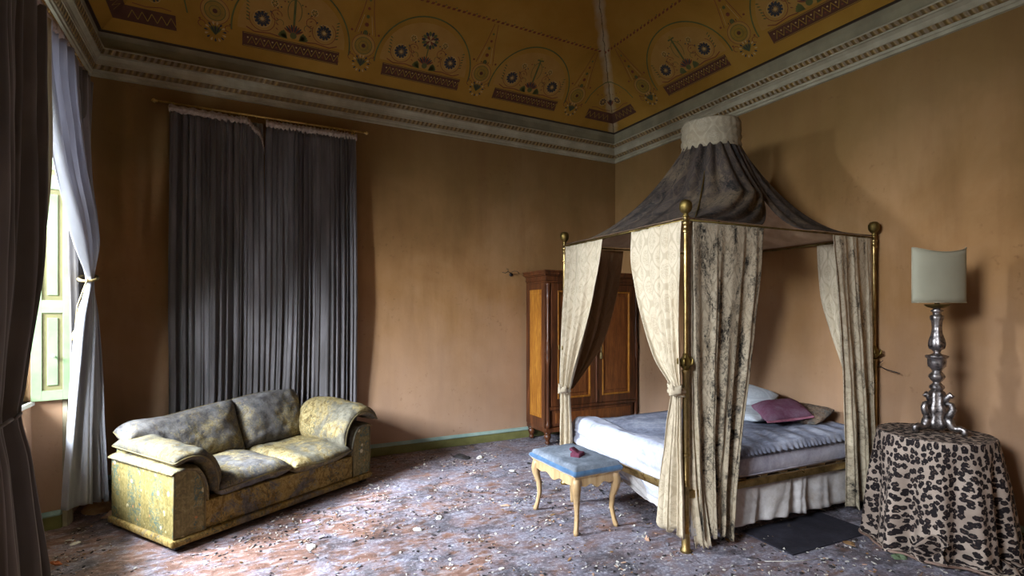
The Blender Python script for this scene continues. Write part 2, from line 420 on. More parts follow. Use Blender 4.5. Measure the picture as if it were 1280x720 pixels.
WHITEP = simple('aged_white_paint', '#d8d5ca', '#c0bba9', .55); ARCH = simple('stripped_architrave_wood', '#a39a83', '#857a62', .7)
C_GREY = mat_curtain('slate_grey_curtain', '#4c4848', '#5f5b5c', '#767275')
C_DARK = mat_curtain('taupe_grey_curtain', '#4e4a47', '#605b57', '#76706b')
C_PALE = mat_curtain('pale_lavender_curtain', '#83838a', '#9b9ba2', '#b4b4ba', trans=.2)
m_ = Mat('curtain_lining', .85); m_.color(m_.ramp(m_.noise(4, 4), [(.3, '#a7a184'), (.7, '#bdb79c')])); LINING = m_.m
TAPE = simple('frayed_header_tape', '#b8a99f', '#8d7f76', .9, scale=40)
DAM = mat_damask('cream_damask', '#bdae96', '#94866e'); DAM_S = mat_damask('soot_stained_damask', '#a89a84', '#776955', .95)
DAM_M = mat_damask('lightly_stained_damask', '#b5a68e', '#8b7d66', .6); DAM_B = mat_damask('shaded_brown_damask', '#8e6c4a', '#7b5b3c')  # the brown damask has the far drape's shade put into its colour
CAN = mat_damask('blackened_canopy_damask', '#3a312c', '#57493c', .9, '#151312'); BAND = mat_damask('ivory_band_damask', '#857a66', '#9d927c')
BROC = mat_brocade('golden_brocade', 0.15); BROC_D = mat_brocade('soiled_brocade', 1.05, ('#54462e', '#786a4a', '#a19472'), ('#2f2e36', '#5f5e60'))
BROC_M = mat_brocade('part_soiled_brocade', .5, ('#54452a', '#7a6a44', '#a09068'), ('#3f3d38', '#6b675b')); PANF = mat_panelfabric(); BROC_A = mat_brocade('grimy_arm_brocade', .72, ('#453a23', '#63563a', '#7f7352'), ('#353331', '#59564d'))
PIPE = simple('dark_gold_piping', '#6a5a30', '#4a4228', .7)
BRASS = mat_metal('aged_brass', '#b39a66', '#6f5c38', .22); ROD = mat_metal('polished_rod_brass', '#e0c27a', '#a98a4a', .35); BRASS_D = mat_metal('dull_brass', '#7d6a3c', '#4d3f24', .4)
SILVER = mat_metal('tarnished_silver', '#a39c9a', '#2e2829', .28, 38)
WD = mat_wood('wardrobe_frame_walnut', '#2e160c', '#56301a', '#7a4626'); WP = mat_wood('wardrobe_panel_walnut', '#4a2712', '#784420', '#9b6230', flame=.6)
WG = mat_wood('wardrobe_golden_veneer', '#693a12', '#a36824', '#cd933e', flame=.35); BEECH = mat_wood('pale_beech', '#94744c', '#ae8f66', '#c3a880', rough=.45)
LEO = mat_leopard(); LIN2 = simple('tan_canopy_lining', '#c0a382', '#a88a68', .85)
def mat_sheet(name, a, b, c, d=.6):
    m = Mat(name, .85, spec=.2); f = m.noise(3.2, 7, None, .7, .6); g = m.noise(30, 5, None, .7)
    col = m.ramp(m.math('ADD', m.math('MULTIPLY', f, .75), m.math('MULTIPLY', g, .25)), [(.35, a), (.5, b), (.68, c)])
    m.color(col); m.bump(m.math('ADD', m.noise(9, 5, m.vec('Object', (1, 2.5, 1)), .6, 1.), m.math('MULTIPLY', g, .3)), d, .012); return m.m
SHEET_T = mat_sheet('grimy_blue_grey_sheet', '#535664', '#838799', '#b9bcc9'); SHEET_W = mat_sheet('white_sheet', '#7f8296', '#aeb0c0', '#c8c9d4', .6)
MATT = mat_sheet('stained_mattress_ticking', '#7e7a88', '#a5a1ae', '#c6c3cd', .4); VAL = mat_sheet('yellowed_valance', '#9d9288', '#b4aeac', '#cdcacb', .3)
VELV = mat_sheet('dusty_blue_velvet', '#4f545c', '#6c737e', '#949aa3', .5)
m_ = Mat('blue_velvet_side', .7); m_.b.inputs['Sheen Weight'].default_value = .4; m_.color(m_.ramp(m_.noise(20, 4), [(.3, '#1f4668'), (.7, '#3c6488')])); VELB = m_.m
BURG = mat_sheet('burgundy_cloth', '#3f1f2c', '#632f40', '#7d4a58'); BURG_D = mat_sheet('dusty_burgundy_velvet', '#5a2338', '#6b4658', '#7c6a78'); FRG = mat_sheet('rose_fringe', '#7a3f52', '#9a5f70', '#b07a88'); PILW = mat_damask('grey_white_pillow_damask', '#a7abb2', '#c5c8cc')
PILB = mat_brocade('dark_patterned_pillow', .4, ('#3c2f2a', '#6a5648', '#8f7a66')); SHADE_M = Mat('parchment_shade', .75)
SHADE_M.color(SHADE_M.ramp(SHADE_M.noise(2, 4), [(.3, '#8f8b77'), (.7, '#a39e88')])); SHADE_M = SHADE_M.m
BLACK = simple('black_rubber', '#151312', '#25211f', .6); CORDM = simple('twisted_gold_cord', '#8d7a4c', '#5f5030', .7, scale=60)
DARKMAT = mat_sheet('sooty_hatch_board', '#201f26', '#2c2b34', '#3c3b46', .3)

# ------------------------------------------------------------ the room
XL, XR, YB, YF, ZC = -1.085, 4.653, 5.733, -1.55, 3.603
bm = bmesh.new(); box(bm, XL-.6, XR+.2, YF-.2, YB+.2, -.2, 0); finish('floor', bm, FLOOR, smooth=False, kind='structure')
TOP = 4.1
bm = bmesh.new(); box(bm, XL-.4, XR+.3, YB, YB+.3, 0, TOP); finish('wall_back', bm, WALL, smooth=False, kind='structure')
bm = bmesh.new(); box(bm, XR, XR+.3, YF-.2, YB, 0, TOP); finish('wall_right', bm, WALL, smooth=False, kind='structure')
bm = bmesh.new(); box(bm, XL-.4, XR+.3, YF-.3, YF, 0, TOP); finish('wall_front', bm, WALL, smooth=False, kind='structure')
NX = -1.245      # plane of the thin window wall at the back of each niche
WINS = [(3.30, 4.90), (.35, 1.95)]
SILL, HEAD = .93, 3.30
bm = bmesh.new()
ys = [YF, WINS[1][0], WINS[1][1], WINS[0][0], WINS[0][1], YB]
for a, b in ((0, 1), (2, 3), (4, 5)): box(bm, XL-.35, XL, ys[a], ys[b], 0, TOP)
for a, b in WINS:
    box(bm, XL-.35, XL, a, b, HEAD, TOP)                  # over the niche
    box(bm, NX-.16, NX, a, b, 0, SILL)                     # apron under the sill
    # splayed cheek, far side
    for y0, y1 in ((b, b-.045), (a, a+.045)):
        v = [(XL, y0), (NX, y1), (NX-.16, y1), (NX-.16, y0)]
        lo = [bm.verts.new((x, y, 0)) for x, y in v]; hi = [bm.verts.new((x, y, HEAD)) for x, y in v]
        for k in range(4):
            try: bm.faces.new((lo[k], lo[(k+1) % 4], hi[(k+1) % 4], hi[k]))
            except ValueError: pass
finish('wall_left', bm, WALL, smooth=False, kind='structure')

# skirting: olive board with a grey-green moulding on top
def skirting(name, p, q, inward):
    p = Vector((*p, 0)); q = Vector((*q, 0)); n = Vector((*inward, 0)).normalized()
    def prof(pr, nm, mat, par):
        bm = bmesh.new(); A = [bm.verts.new(p+n*d+Vector((0, 0, z))) for d, z in pr]; B = [bm.verts.new(q+n*d+Vector((0, 0, z))) for d, z in pr]
        for i in range(len(pr)-1): bm.faces.new((A[i], B[i], B[i+1], A[i+1]))
        bm.faces.new(A); bm.faces.new(B)
        bmesh.ops.recalc_face_normals(bm, faces=bm.faces)
        return finish(nm, bm, mat, par, smooth=False)
    o = prof([(0, 0), (.018, 0), (.018, .095), (0, .095)], name, BB_GREEN, None); o['kind'] = 'structure'
    prof([(0, .095), (.028, .095), (.028, .105), (.020, .118), (.012, .130), (0, .130)], 'moulding', BB_TEAL, o)
    return o
skirting('baseboard_back', (XL, YB), (XR, YB), (0, -1))
skirting('baseboard_right', (XR, YF), (XR, YB), (-1, 0))
skirting('baseboard_front', (XL, YF), (XR, YF), (0, 1))
skirting('baseboard_left_1', (XL, YF), (XL, WINS[1][0]), (1, 0)); skirting('baseboard_left_2', (XL, WINS[1][1]), (XL, WINS[0][0]-.1), (1, 0))
skirting('baseboard_left_3', (NX, WINS[0][0]), (NX, WINS[0][1]-.045), (1, 0)); skirting('baseboard_left_4', (XL, WINS[0][1]), (NX, WINS[0][1]-.045), (-.27, -.96))
skirting('baseboard_left_5', (NX, WINS[1][0]), (NX, WINS[1][1]), (1, 0))
# architrave along the niche edges
k = 1
for a, b in WINS:
    for y0, y1 in ((b+.0, b+.13), (a-.13, a)):
        bm = bmesh.new(); box(bm, XL, XL+.03, y0, y1, 0, HEAD+.1, .004); 
        for j in range(3): box(bm, XL+.03, XL+.04, lerp(y0, y1, .12+.3*j), lerp(y0, y1, .12+.3*j)+.018, 0, HEAD+.1, .003)
        finish('trim_%d' % k, bm, ARCH, smooth=False, kind='structure'); k += 1
# windows: frame, two casements with a pane each above and below a transom, green inner shutters
def window(n, a, b):
    y0, y1 = a+.045, b-.045; f = .045
    bm = bmesh.new()
    box(bm, NX-.10, NX-.04, y0, y0+f, SILL, HEAD, .004); box(bm, NX-.10, NX-.04, y1-f, y1, SILL, HEAD, .004)
    box(bm, NX-.10, NX-.04, y0+f, y1-f, SILL, SILL+f, .004); box(bm, NX-.10, NX-.04, y0+f, y1-f, HEAD-f, HEAD, .004)
    o = finish('window_%d' % n, bm, WHITEP, smooth=False, kind='structure')
    bx('window_sill', NX-.16, NX+.02, y0, y1, SILL-.03, SILL, WHITEP, o)
    m = (y0+y1)/2
    for p, q in ((y0+f, m), (m, y1-f)):
        bm = bmesh.new(); s = .04; x0, x1 = NX-.09, NX-.055; zb, zt = SILL+f, HEAD-f
        box(bm, x0, x1, p, p+s, zb, zt); box(bm, x0, x1, q-s, q, zb, zt); box(bm, x0, x1, p+s, q-s, zb, zb+s); box(bm, x0, x1, p+s, q-s, zt-s, zt)
        box(bm, x0, x1, p+s, q-s, 2.42, 2.45)
        c = finish('casement', bm, WHITEP, o, smooth=False)
        for zz in ((zb+s, 2.42), (2.45, zt-s)):
            bx('pane', NX-.075, NX-.071, p+s, q-s, zz[0], zz[1], GLASS, c, bev=0, smooth=False)
    return o
gm = bpy.data.materials.new('window_glass'); gm.use_nodes = True; t = gm.node_tree; t.nodes.clear()
a_ = t.nodes.new('ShaderNodeBsdfTransparent'); b_ = t.nodes.new('ShaderNodeBsdfGlossy'); b_.inputs['Roughness'].default_value = .02
mx = t.nodes.new('ShaderNodeMixShader'); mx.inputs[0].default_value = .06; ou = t.nodes.new('ShaderNodeOutputMaterial')
t.links.new(a_.outputs[0], mx.inputs[1]); t.links.new(b_.outputs[0], mx.inputs[2]); t.links.new(mx.outputs[0], ou.inputs[0]); GLASS = gm
window(1, *WINS[0]); window(2, *WINS[1])

def shutter(y_room, y_back, sgn, label):
    """inner shutter leaf folded flat against the niche cheek; local x from hinge at the window towards the room"""
    t = thing('window_shutter', label, 'shutter', (NX+.0, y_back-sgn*.012, SILL-.0), 0)
    ang = math.atan2(y_room-y_back, XL-NX); t.rotation_euler = (0, 0, ang)
    W, H = .215, HEAD-SILL-.02; T = .028
    bm = bmesh.new(); st = .045
    yy = (-.012-T, -.012) if sgn > 0 else (.012, .012+T)
    cuts = [0, .06, .60, .70, 1.50, 1.60, H-.06, H]
    box(bm, 0, st+.012, *yy, 0, H, .002); box(bm, W-st, W, *yy, 0, H, .002)
    for z0, z1 in ((0, .07), (.62, .71), (1.50, 1.60), (H-.07, H)): box(bm, st+.012, W-st, *yy, z0, z1, .001)
    finish('frame', bm, SHUT, t, smooth=False)
    ym = yy[0]+.010 if sgn > 0 else yy[1]-.010
    for z0, z1 in ((.07, .62), (.71, 1.50), (1.60, H-.07)):
        bm = bmesh.new(); box(bm, st+.012, W-st, ym, ym+.008*sgn, z0, z1)
        pnl = finish('panel', bm, SHUT_D, t, smooth=False)
        bm = bmesh.new(); box(bm, st+.040, W-st-.026, ym-.008*sgn, ym+.004*sgn, z0+.035, z1-.035, .004)
        finish('raised_field', bm, SHUT, pnl, smooth=False)
    bm = bmesh.new(); y = yy[0] if sgn > 0 else yy[1]
    xk, zk = .115, .315
    tube(bm, [(xk, y+.004*sgn, zk), (xk, y-.014*sgn, zk), (xk, y-.02*sgn, zk), (xk, y-.03*sgn, zk), (xk, y-.036*sgn, zk)], [.005, .005, .011, .013, .004], 10)
    finish('knob', bm, WHITEP, t)
    return t
shutter(4.90, 4.855, 1, 'pale green panelled window shutter folded against the niche beside the lavender curtain')
shutter(3.30, 3.345, -1, 'pale green window shutter folded back behind the dark left foreground curtain')

# cornice of the room: one mitred length per side
prof = [(0, 3.598, 0), (.020, 3.603, 0), (.020, 3.628, 0), (.030, 3.632, 0), (.030, 3.655, 1), (.036, 3.66, 1), (.050, 3.692, 0), (.056, 3.695, 0), (.056, 3.708, 0),
        (.064, 3.735, 0), (.085, 3.757, 0), (.095, 3.760, 0), (.095, 3.774, 1), (.100, 3.777, 1), (.116, 3.81, 0), (.12, 3.815, 0), (.12, 3.822, 0), (.055, 3.826, 2), (.045, 3.87, 2), (.05, 3.93, 2), (.075, 3.968, 3), (.085, 3.978, 3), (.1, 3.98, 3)]
LINE = simple('dark_painted_line', '#3a2a1a', '#2c2014', .8)
def cornice(name, side):
    bm = bmesh.new(); rows = []
    for d, z, mi in prof:
        x0, x1, y0, y1 = XL+d, XR-d, YF+d, YB-d
        e = {'back': ((x0, y1), (x1, y1)), 'right': ((x1, y1), (x1, y0)), 'front': ((x1, y0), (x0, y0)), 'left': ((x0, y0), (x0, y1))}[side]
        rows.append((bm.verts.new((*e[0], z)), bm.verts.new((*e[1], z))))
    for i in range(len(rows)-1):
        f = bm.faces.new((rows[i][0], rows[i+1][0], rows[i+1][1], rows[i][1])); f.material_index = prof[i][2]
    finish(name, bm, [STONE, GILT, FRIEZE, LINE], smooth=False, kind='structure')
for k, sd in enumerate(('back', 'right', 'left', 'front')): cornice('trim_%d' % (k+10), sd)

# coved ceiling: four slopes and a flat
D0, Z0, SL, D1 = .10, 3.98, .9, 1.95
Z1 = Z0+SL*(D1-D0)
bm = bmesh.new()
def rect(d, z): return [bm.verts.new(p) for p in ((XL+d, YF+d, z), (XR-d, YF+d, z), (XR-d, YB-d, z), (XL+d, YB-d, z))]
r0, r1 = rect(D0, Z0), rect(D1, Z1)
for k in range(4): bm.faces.new((r0[k], r0[(k+1) % 4], r1[(k+1) % 4], r1[k]))
bm.faces.new(r1)
ceil = finish('ceiling', bm, CEIL, smooth=False, kind='structure')
bm = bmesh.new(); box(bm, XL-.6, XR+.4, YF-.4, YB+.4, Z1+.1, Z1+.2)
for q in ((XL-.6, XL-.35, YF-.4, YB+.4), (XR+.3, XR+.4, YF-.4, YB+.4), (XL-.6, XR+.4, YB+.3, YB+.4), (XL-.6, XR+.4, YF-.4, YF-.3)): box(bm, *q, TOP-.2, Z1+.15)
finish('trim_20', bm, STONE, smooth=False, kind='structure')    # roof slab and upper walls above the cove
# painted decoration of the ceiling
PM = [simple('paint_maroon', '#4a2b1c', '#5a3624', .85), simple('paint_ink_blue', '#2e3034', '#3c3d40', .85), simple('paint_moss', '#4c5228', '#5f6433', .85),
      simple('paint_gilt', '#9c7c22', '#7f651c', .7), simple('paint_cream', '#bb9f6a', '#ad8f58', .85), simple('paint_brick', '#7c4326', '#6a3820', .85), simple('paint_pale_ground', '#a8823f', '#a07a38', .9)]
MAR, INK, MOSS, GLD, CRM, BRK, GRD = range(7)
class P2:
    def __init__(s): s.bm = bmesh.new(); s.z = .0015
    def poly(s, pts, mi, up=0): 
        f = s.bm.faces.new([s.bm.verts.new((x, y, s.z+up*.0008)) for x, y in pts]); f.material_index = mi
        return s
    def disc(s, x, y, r, mi, up=1, n=14, sq=1.): return s.poly([(x+r*math.cos(2*PI*k/n), y+r*sq*math.sin(2*PI*k/n)) for k in range(n)], mi, up)
    def line(s, pts, w, mi, up=2):
        for k in range(len(pts)-1):
            (x0, y0), (x1, y1) = pts[k], pts[k+1]; l = math.hypot(x1-x0, y1-y0) or 1; a, b = -(y1-y0)/l*w/2, (x1-x0)/l*w/2
            s.poly([(x0-a, y0-b), (x1-a, y1-b), (x1+a, y1+b), (x0+a, y0+b)], mi, up)
        return s
    def arc(s, x, y, r, a0, a1, w, mi, up=2, n=18, ry=None):
        ry = ry or r
        return s.line([(x+r*math.cos(lerp(a0, a1, k/n)), y+ry*math.sin(lerp(a0, a1, k/n))) for k in range(n+1)], w, mi, up)
    def petal(s, x, y, ang, r0, r1, w, mi, up=3):
        c, d = math.cos(ang), math.sin(ang)
        P = lambda r, t: (x+c*r-d*t, y+d*r+c*t)
        return s.poly([P(r0, 0), P(lerp(r0, r1, .6), -w/2), P(r1*.96, -w*.3), P(r1, 0), P(r1*.96, w*.3), P(lerp(r0, r1, .6), w/2)], mi, up)
    def flower(s, x, y, r, mi, n=12, core=CRM):
        s.arc(x, y, r*1.08, 0, 2*PI, .005, CRM, 2, 18)
        for k in range(n): s.petal(x, y, 2*PI*k/n, r*.22, r, r*.40, mi)
        return s.disc(x, y, r*.2, core, 4, 8)
    def done(s, name): 
        me = bpy.data.meshes.new(name); s.bm.normal_update(); s.bm.to_mesh(me); s.bm.free()
        for m in PM: me.materials.append(m)
        return me
def lunette(var):
    p = P2()
    # pale ground, arch line
    p.poly([(-.47, .28), (.47, .28)]+[(.47*math.cos(PI*k/20), .30+.44*math.sin(PI*k/20)) for k in range(21)], GRD, 0)
    p.arc(0, .27, .52, -.05, PI+.05, .014, MOSS, 2, 30, ry=.53)
    # meander band
    p.poly([(-.43, .12), (.43, .12), (.43, .25), (-.43, .25)], MAR, 1)
    for yy in (.128, .242): p.line([(-.42, yy), (.42, yy)], .005, GLD, 2)
    for k in range(12):
        x = -.385+k*.07
        p.line([(x, .15), (x+.035, .22), (x+.07 if k < 11 else x+.05, .15)], .006, GLD, 2); p.disc(x+.035, .165, .009, BRK, 2, 6); p.disc(x, .205, .008, CRM, 2, 6)
    for s_ in (-1, 1):
        p.flower(.27*s_, .40, .068, INK)
        p.arc(.27*s_, .40, .108, PI*.9, PI*2.3, .006, BRK, 2, 16)
        # scrolls running from the palmette
        p.line([(.06*s_, .29), (.13*s_, .275), (.2*s_, .285), (.33*s_, .27), (.40*s_, .30)], .010, BRK)
        p.arc(.15*s_, .46, .045, 0, 1.6*PI, .006, BRK); p.arc(.12*s_, .40, .03, -.5, 1.3*PI, .005, MOSS)
        p.flower(.17*s_, .56, .028, MOSS, 6)
        for k in range(9): p.disc((.06+.028*k)*s_, .60-.022*k+.02*math.sin(k*2), .008, (MOSS, BRK, INK)[k % 3], 2, 5)
        for k in range(6): p.petal((.37)*s_, .36+.03*k, (PI*.15 if s_ > 0 else PI*.85), .0, .035, .012, MOSS)
        for k in range(5): p.petal(.13*s_, .33+.045*k, (PI*.2 if s_ > 0 else PI*.8), .0, .03, .01, BRK)
        for k in range(4): p.petal(.05*s_, .27, PI/2-s_*(.5+.25*k), .0, .085, .028, MOSS)
    for k in range(9): p.petal(0, .31, PI/2+(-4+k)*.24, .015, .10, .018, (BRK, INK)[k % 2])
    p.disc(0, .31, .03, MOSS, 4, 10)
    if var == 0:
        p.line([(0, .38), (0, .50)], .012, MOSS)
        for k in range(14): p.petal(0, .575, 2*PI*k/14, .03, .09, .03, (MOSS, INK)[k % 2])
        for k in range(8): p.petal(0, .575, 2*PI*k/8, .0, .05, .025, (CRM, BRK)[k % 2], 4)
    else:
        p.line([(0, .38), (0, .66)], .020, MOSS); p.line([(-.04, .66), (.04, .66)], .016, MOSS); p.disc(0, .68, .018, GLD, 3, 8)
        for s_ in (-1, 1): p.arc(0, .53, .06, PI/2, PI/2+s_*PI*.8, .006, MOSS, ry=.10)
    return p.done('painted_lunette')
def medallion():
    p = P2()
    p.disc(0, .37, .115, GRD, 0, 20); p.arc(0, .37, .112, 0, 2*PI, .005, BRK, 2, 22)
    p.disc(0, .37, .082, GLD, 1, 20); p.arc(0, .37, .082, 0, 2*PI, .006, MOSS, 2, 22); p.arc(0, .37, .045, 0, 2*PI, .004, MOSS, 2, 16); p.disc(0, .37, .02, MAR, 3, 10)
    for k in range(15): p.petal(0, .19, PI/2+2*PI*(k+.5)/15, .055, .09, .018, (CRM, INK)[k % 2])
    for k in range(7): p.petal(0, .16, PI/2+(-3+k)*.2, .0, .085, .016, (MOSS, INK)[k % 2])
    for s_ in (-1, 1):
        p.arc(.105*s_, .24, .028, 0, 1.5*PI, .006, BRK); p.disc(.13*s_, .50, .012, BRK, 2, 6); p.disc(.12*s_, .28, .01, BRK, 2, 6)
        p.line([(.10*s_, .48), (.05*s_, .70), (.02*s_, .90)], .006, BRK); p.line([(.07*s_, .49), (.035*s_, .66)], .004, CRM)
    for k in range(5): p.disc(0, .50+.075*k, .024-.003*k, (MOSS, BRK)[k % 2], 3, 6); 
    for k in range(5): p.petal(-.04+.02*k, .475, PI/2, 0, .03, .01, MAR)
    return p.done('painted_medallion')
def corner_half(flip):
    # hip line runs from (0,0) up-slope; x grows away from the hip
    p = P2(); s_ = -1 if flip else 1; ct = math.cos(math.atan(SL))
    hipx = lambda y: (y*ct)
    q = lambda x, y: (s_*x, y)
    def pl(pts, mi, up): p.poly([q(*t) for t in (pts if s_ > 0 else pts[::-1])], mi, up)
    pl([(hipx(.12), .12), (.55, .12), (.55, .25), (hipx(.25), .25)], MAR, 1)
    for k in range(5):
        x = .20+k*.07; p.line([q(x, .15), q(x+.035, .22), q(x+.07, .15)], .006, GLD, 2)
    p.line([q(hipx(.62), .62), q(.50, .60), q(.57, .52), q(.62, .42), q(.64, .30)], .012, MOSS)
    p.flower(s_*.40, .37, .045, INK, 8)
    for k in range(4): p.petal(s_*hipx(.34), .34, PI/2-s_*(.3+.25*k), .0, .10, .024, (INK, BRK)[k % 2])
    for k in range(4): p.disc(s_*(.34+.06*k), .47-.01*k, .008, BRK, 2, 5)
    p.line([q(.24, .28), q(.34, .27), q(.45, .29), q(.52, .28)], .007, BRK)
    return p.done('painted_corner_lunette')
LUN = [lunette(0), lunette(1)]; MED = medallion(); CH = [corner_half(False), corner_half(True)]
cs, sn = 1/math.sqrt(1+SL*SL), SL/math.sqrt(1+SL*SL)
def put(me, name, side, a):
    if side == 'back': o, X, U = (a, YB-D0), (1, 0, 0), (0, -cs, sn)
    if side == 'right': o, X, U = (XR-D0, a), (0, -1, 0), (-cs, 0, sn)
    if side == 'left': o, X, U = (XL+D0, a), (0, 1, 0), (cs, 0, sn)
    if side == 'front': o, X, U = (a, YF+D0), (-1, 0, 0), (0, cs, sn)
    X, U = Vector(X), Vector(U); N = X.cross(U)
    ob = bpy.data.objects.new(name, me); C.objects.link(ob); ob.parent = ceil
    M = Matrix((X, U, N)).transposed().to_4x4(); M.translation = Vector((*o, Z0)); ob.matrix_local = M
PX = (4.36+.82)/4; PY = (5.434+1.25)/5
for sd in ('back', 'front'):
    for k in range(1, 4): put(LUN[(k+1) % 2 if k != 2 else 0] if k == 2 else LUN[1], 'painted_lunette', sd, -.82+PX*k+.04)
    for k in range(4): put(MED, 'painted_medallion', sd, -.82+PX*(k+.5)+.04)
for sd in ('right', 'left'):
    for k in range(1, 5): put(LUN[1 if k == 1 else 0], 'painted_lunette', sd, 5.434-PY*k)
    for k in range(5): put(MED, 'painted_medallion', sd, 5.434-PY*(k+.5))
put(CH[1], 'painted_corner_lunette', 'back', XR-D0); put(CH[0], 'painted_corner_lunette', 'right', YB-D0)
put(CH[0], 'painted_corner_lunette', 'back', XL+D0); put(CH[1], 'painted_corner_lunette', 'left', YB-D0)
# dashed ribbon line higher on every slope
dd = .78; zb = Z0+SL*(dd-D0)
def ribbon(side, a0, a1):
    p = P2(); L = a1-a0; n = int(L/.055)
    for k in range(n):
        x = k*.055; p.poly([(x, 0), (x+.03, .004), (x+.04, .026), (x+.008, .022)], BRK, 0)
        if k % 2: p.disc(x+.045, .03, .008, MOSS, 1, 5)
    me = p.done('painted_ribbon'); ob = bpy.data.objects.new('painted_ribbon', me); C.objects.link(ob); ob.parent = ceil
    if side == 'back': o, X, U = (a0, YB-dd), (1, 0, 0), (0, -cs, sn)
    if side == 'right': o, X, U = (XR-dd, a1), (0, -1, 0), (-cs, 0, sn)
    if side == 'left': o, X, U = (XL+dd, a0), (0, 1, 0), (cs, 0, sn)
    X, U = Vector(X), Vector(U); M = Matrix((X, U, X.cross(U))).transposed().to_4x4(); M.translation = Vector((*o, zb)); ob.matrix_local = M
ribbon('back', XL+dd, XR-dd); ribbon('right', YF+dd, YB-dd); ribbon('left', YF+dd, YB-dd)

# ------------------------------------------------------------ curtains
def header(parent, pts, r=.022, fr=.03, mat=None):
    """frayed, ruffled header tape along pts"""
    bm = bmesh.new(); n = 90; P = [(i/(len(pts)-1), tuple(p)) for i, p in enumerate(pts)]
    def fn(a, b):
        p = Vector(cat(P, a)); ph = b*2*PI
        rr = r*(1+.25*math.sin(a*160)+.3*noise.noise(Vector((a*30, b*3, 0))))
        dv = Vector(pts[-1])-Vector(pts[0]); dv.z = 0; dv.normalize(); nrm = Vector((dv.y, -dv.x, 0))
        return p+nrm*rr*.8*math.cos(ph)+Vector((0, 0, rr*1.5*math.sin(ph)))
    surf(bm, fn, n, 8)
    return finish('header_tape', bm, mat or TAPE, parent)
def rod(name, label, p, q, wall_dir, nr, mat=None):
    mat = mat or ROD
    p, q = Vector(p), Vector(q); d = (q-p).normalized(); t = thing(name, label, 'curtain rod', tuple(p)); L = (q-p).length
    R = lambda a: tuple(d*a)
    bm = bmesh.new(); tube(bm, [R(0), R(L)], .009, 10); finish('pole', bm, mat, t)
    for e, s_ in ((0, -1), (L, 1)):
        bm = bmesh.new(); tube(bm, [R(e), R(e+s_*.008), R(e+s_*.012), R(e+s_*.022), R(e+s_*.035), R(e+s_*.046)], [.011, .011, .008, .020, .018, .003], 12); finish('finial', bm, mat, t)
    for e in (.09, L/2, L-.09):
        bm = bmesh.new(); w_ = Vector(wall_dir)
        tube(bm, [tuple(d*e), tuple(d*e+w_)], .006, 8); tube(bm, [tuple(d*e+w_*.93), tuple(d*e+w_)], .022, 12); finish('bracket', bm, mat, t)
    me = None
    for k in range(nr):
        e = .12+(L-.24)*k/(nr-1)
        if me is None:
            bm = bmesh.new(); a_ = d; b1 = Vector((0, 0, 1)); b2 = a_.cross(b1)
            tube(bm, [tuple(b1*(.016*math.cos(x*PI/6))+b2*.016*math.sin(x*PI/6)) for x in range(13)], .0022, 5, cap=False)
            o = finish('ring', bm, mat, t); me = o.data
        else:
            o = bpy.data.objects.new('ring', me); C.objects.link(o); o.parent = t
        o.location = d*e+Vector((0, 0, -.007))
    return t
rod('curtain_rod', 'thin brass curtain rod with ball ends above the closed grey curtains', (-.585, 5.62, 3.435), (1.225, 5.62, 3.445), (0, .113, 0), 22)
rod('curtain_rod', 'brass curtain rod along the window wall below the cornice at far left', (-.965, 3.02, 3.33), (-.965, 4.94, 3.345), (-.12, 0, 0), 20)
# two closed curtains on the back wall
c = drape('window_curtain', [(0, -.50, 5.62, .255, 5.62, 3.375, .016), (.05, -.50, 5.615, .26, 5.615, 3.22, .022), (.5, -.51, 5.60, .27, 5.60, 1.7, .032), (.76, -.51, 5.645, .26, 5.645, .80, .028), (1, -.52, 5.675, .24, 5.675, .03, .022)], 15, C_GREY, ph=.4, nu=260, nv=40)
tag(c, 'left one of the two closed floor length slate grey curtains on the back wall', 'curtain')
header(c, [(-.50, 5.615, 3.39), (-.2, 5.615, 3.385), (.0, 5.615, 3.375), (.12, 5.615, 3.38), (.19, 5.61, 3.31), (.235, 5.60, 3.27), (.26, 5.60, 3.20), (.275, 5.60, 3.10)])
c = drape('window_curtain', [(0, .30, 5.62, 1.145, 5.62, 3.375, .016), (.05, .29, 5.615, 1.15, 5.61, 3.22, .022), (.5, .28, 5.60, 1.155, 5.59, 1.7, .034), (.76, .26, 5.645, 1.16, 5.64, .80, .028), (1, .22, 5.675, 1.17, 5.675, .03, .022)], 17, C_GREY, ph=2.1, nu=280, nv=40)
tag(c, 'right one of the two closed floor length slate grey curtains on the back wall', 'curtain')
header(c, [(.29, 5.615, 3.385), (.6, 5.615, 3.38), (.9, 5.615, 3.385), (1.15, 5.615, 3.38)])
# tied-back pair at the side window
c = drape('window_curtain', [(0, -.955, 4.90, -.965, 3.98, 3.28, .030), (.10, -.95, 4.88, -.955, 3.99, 2.95, .035), (.25, -.93, 4.86, -.93, 4.13, 2.50, .045), (.40, -.90, 4.83, -.90, 4.43, 2.06, .05), (.475, -.91, 4.80, -.90, 4.70, 1.82, .022), (.50, -.91, 4.80, -.90, 4.72, 1.77, .02), (.58, -.88, 4.84, -.93, 4.64, 1.50, .035), (.8, -.83, 4.89, -1.00, 4.72, .75, .045), (1, -.80, 4.93, -1.04, 4.73, .17, .05)], 7, C_PALE, ph=.9, nu=140, nv=90, rag=.06)
tag(c, 'pale lavender grey curtain tied back at the right of the side window', 'curtain')
header(c, [(-.955, 4.90, 3.30), (-.96, 4.6, 3.29), (-.955, 4.3, 3.305), (-.965, 3.98, 3.29)], .02)
bm = bmesh.new(); tube(bm, [(-.91+.055*math.cos(a*PI/8), 4.76+.065*math.sin(a*PI/8), 1.80+.025*math.sin(a*PI/8)) for a in range(17)], .010, 8)
tube(bm, [(-.90, 4.69, 1.79), (-.95, 4.66, 1.6), (-.965, 4.67, 1.42)], .005, 6)
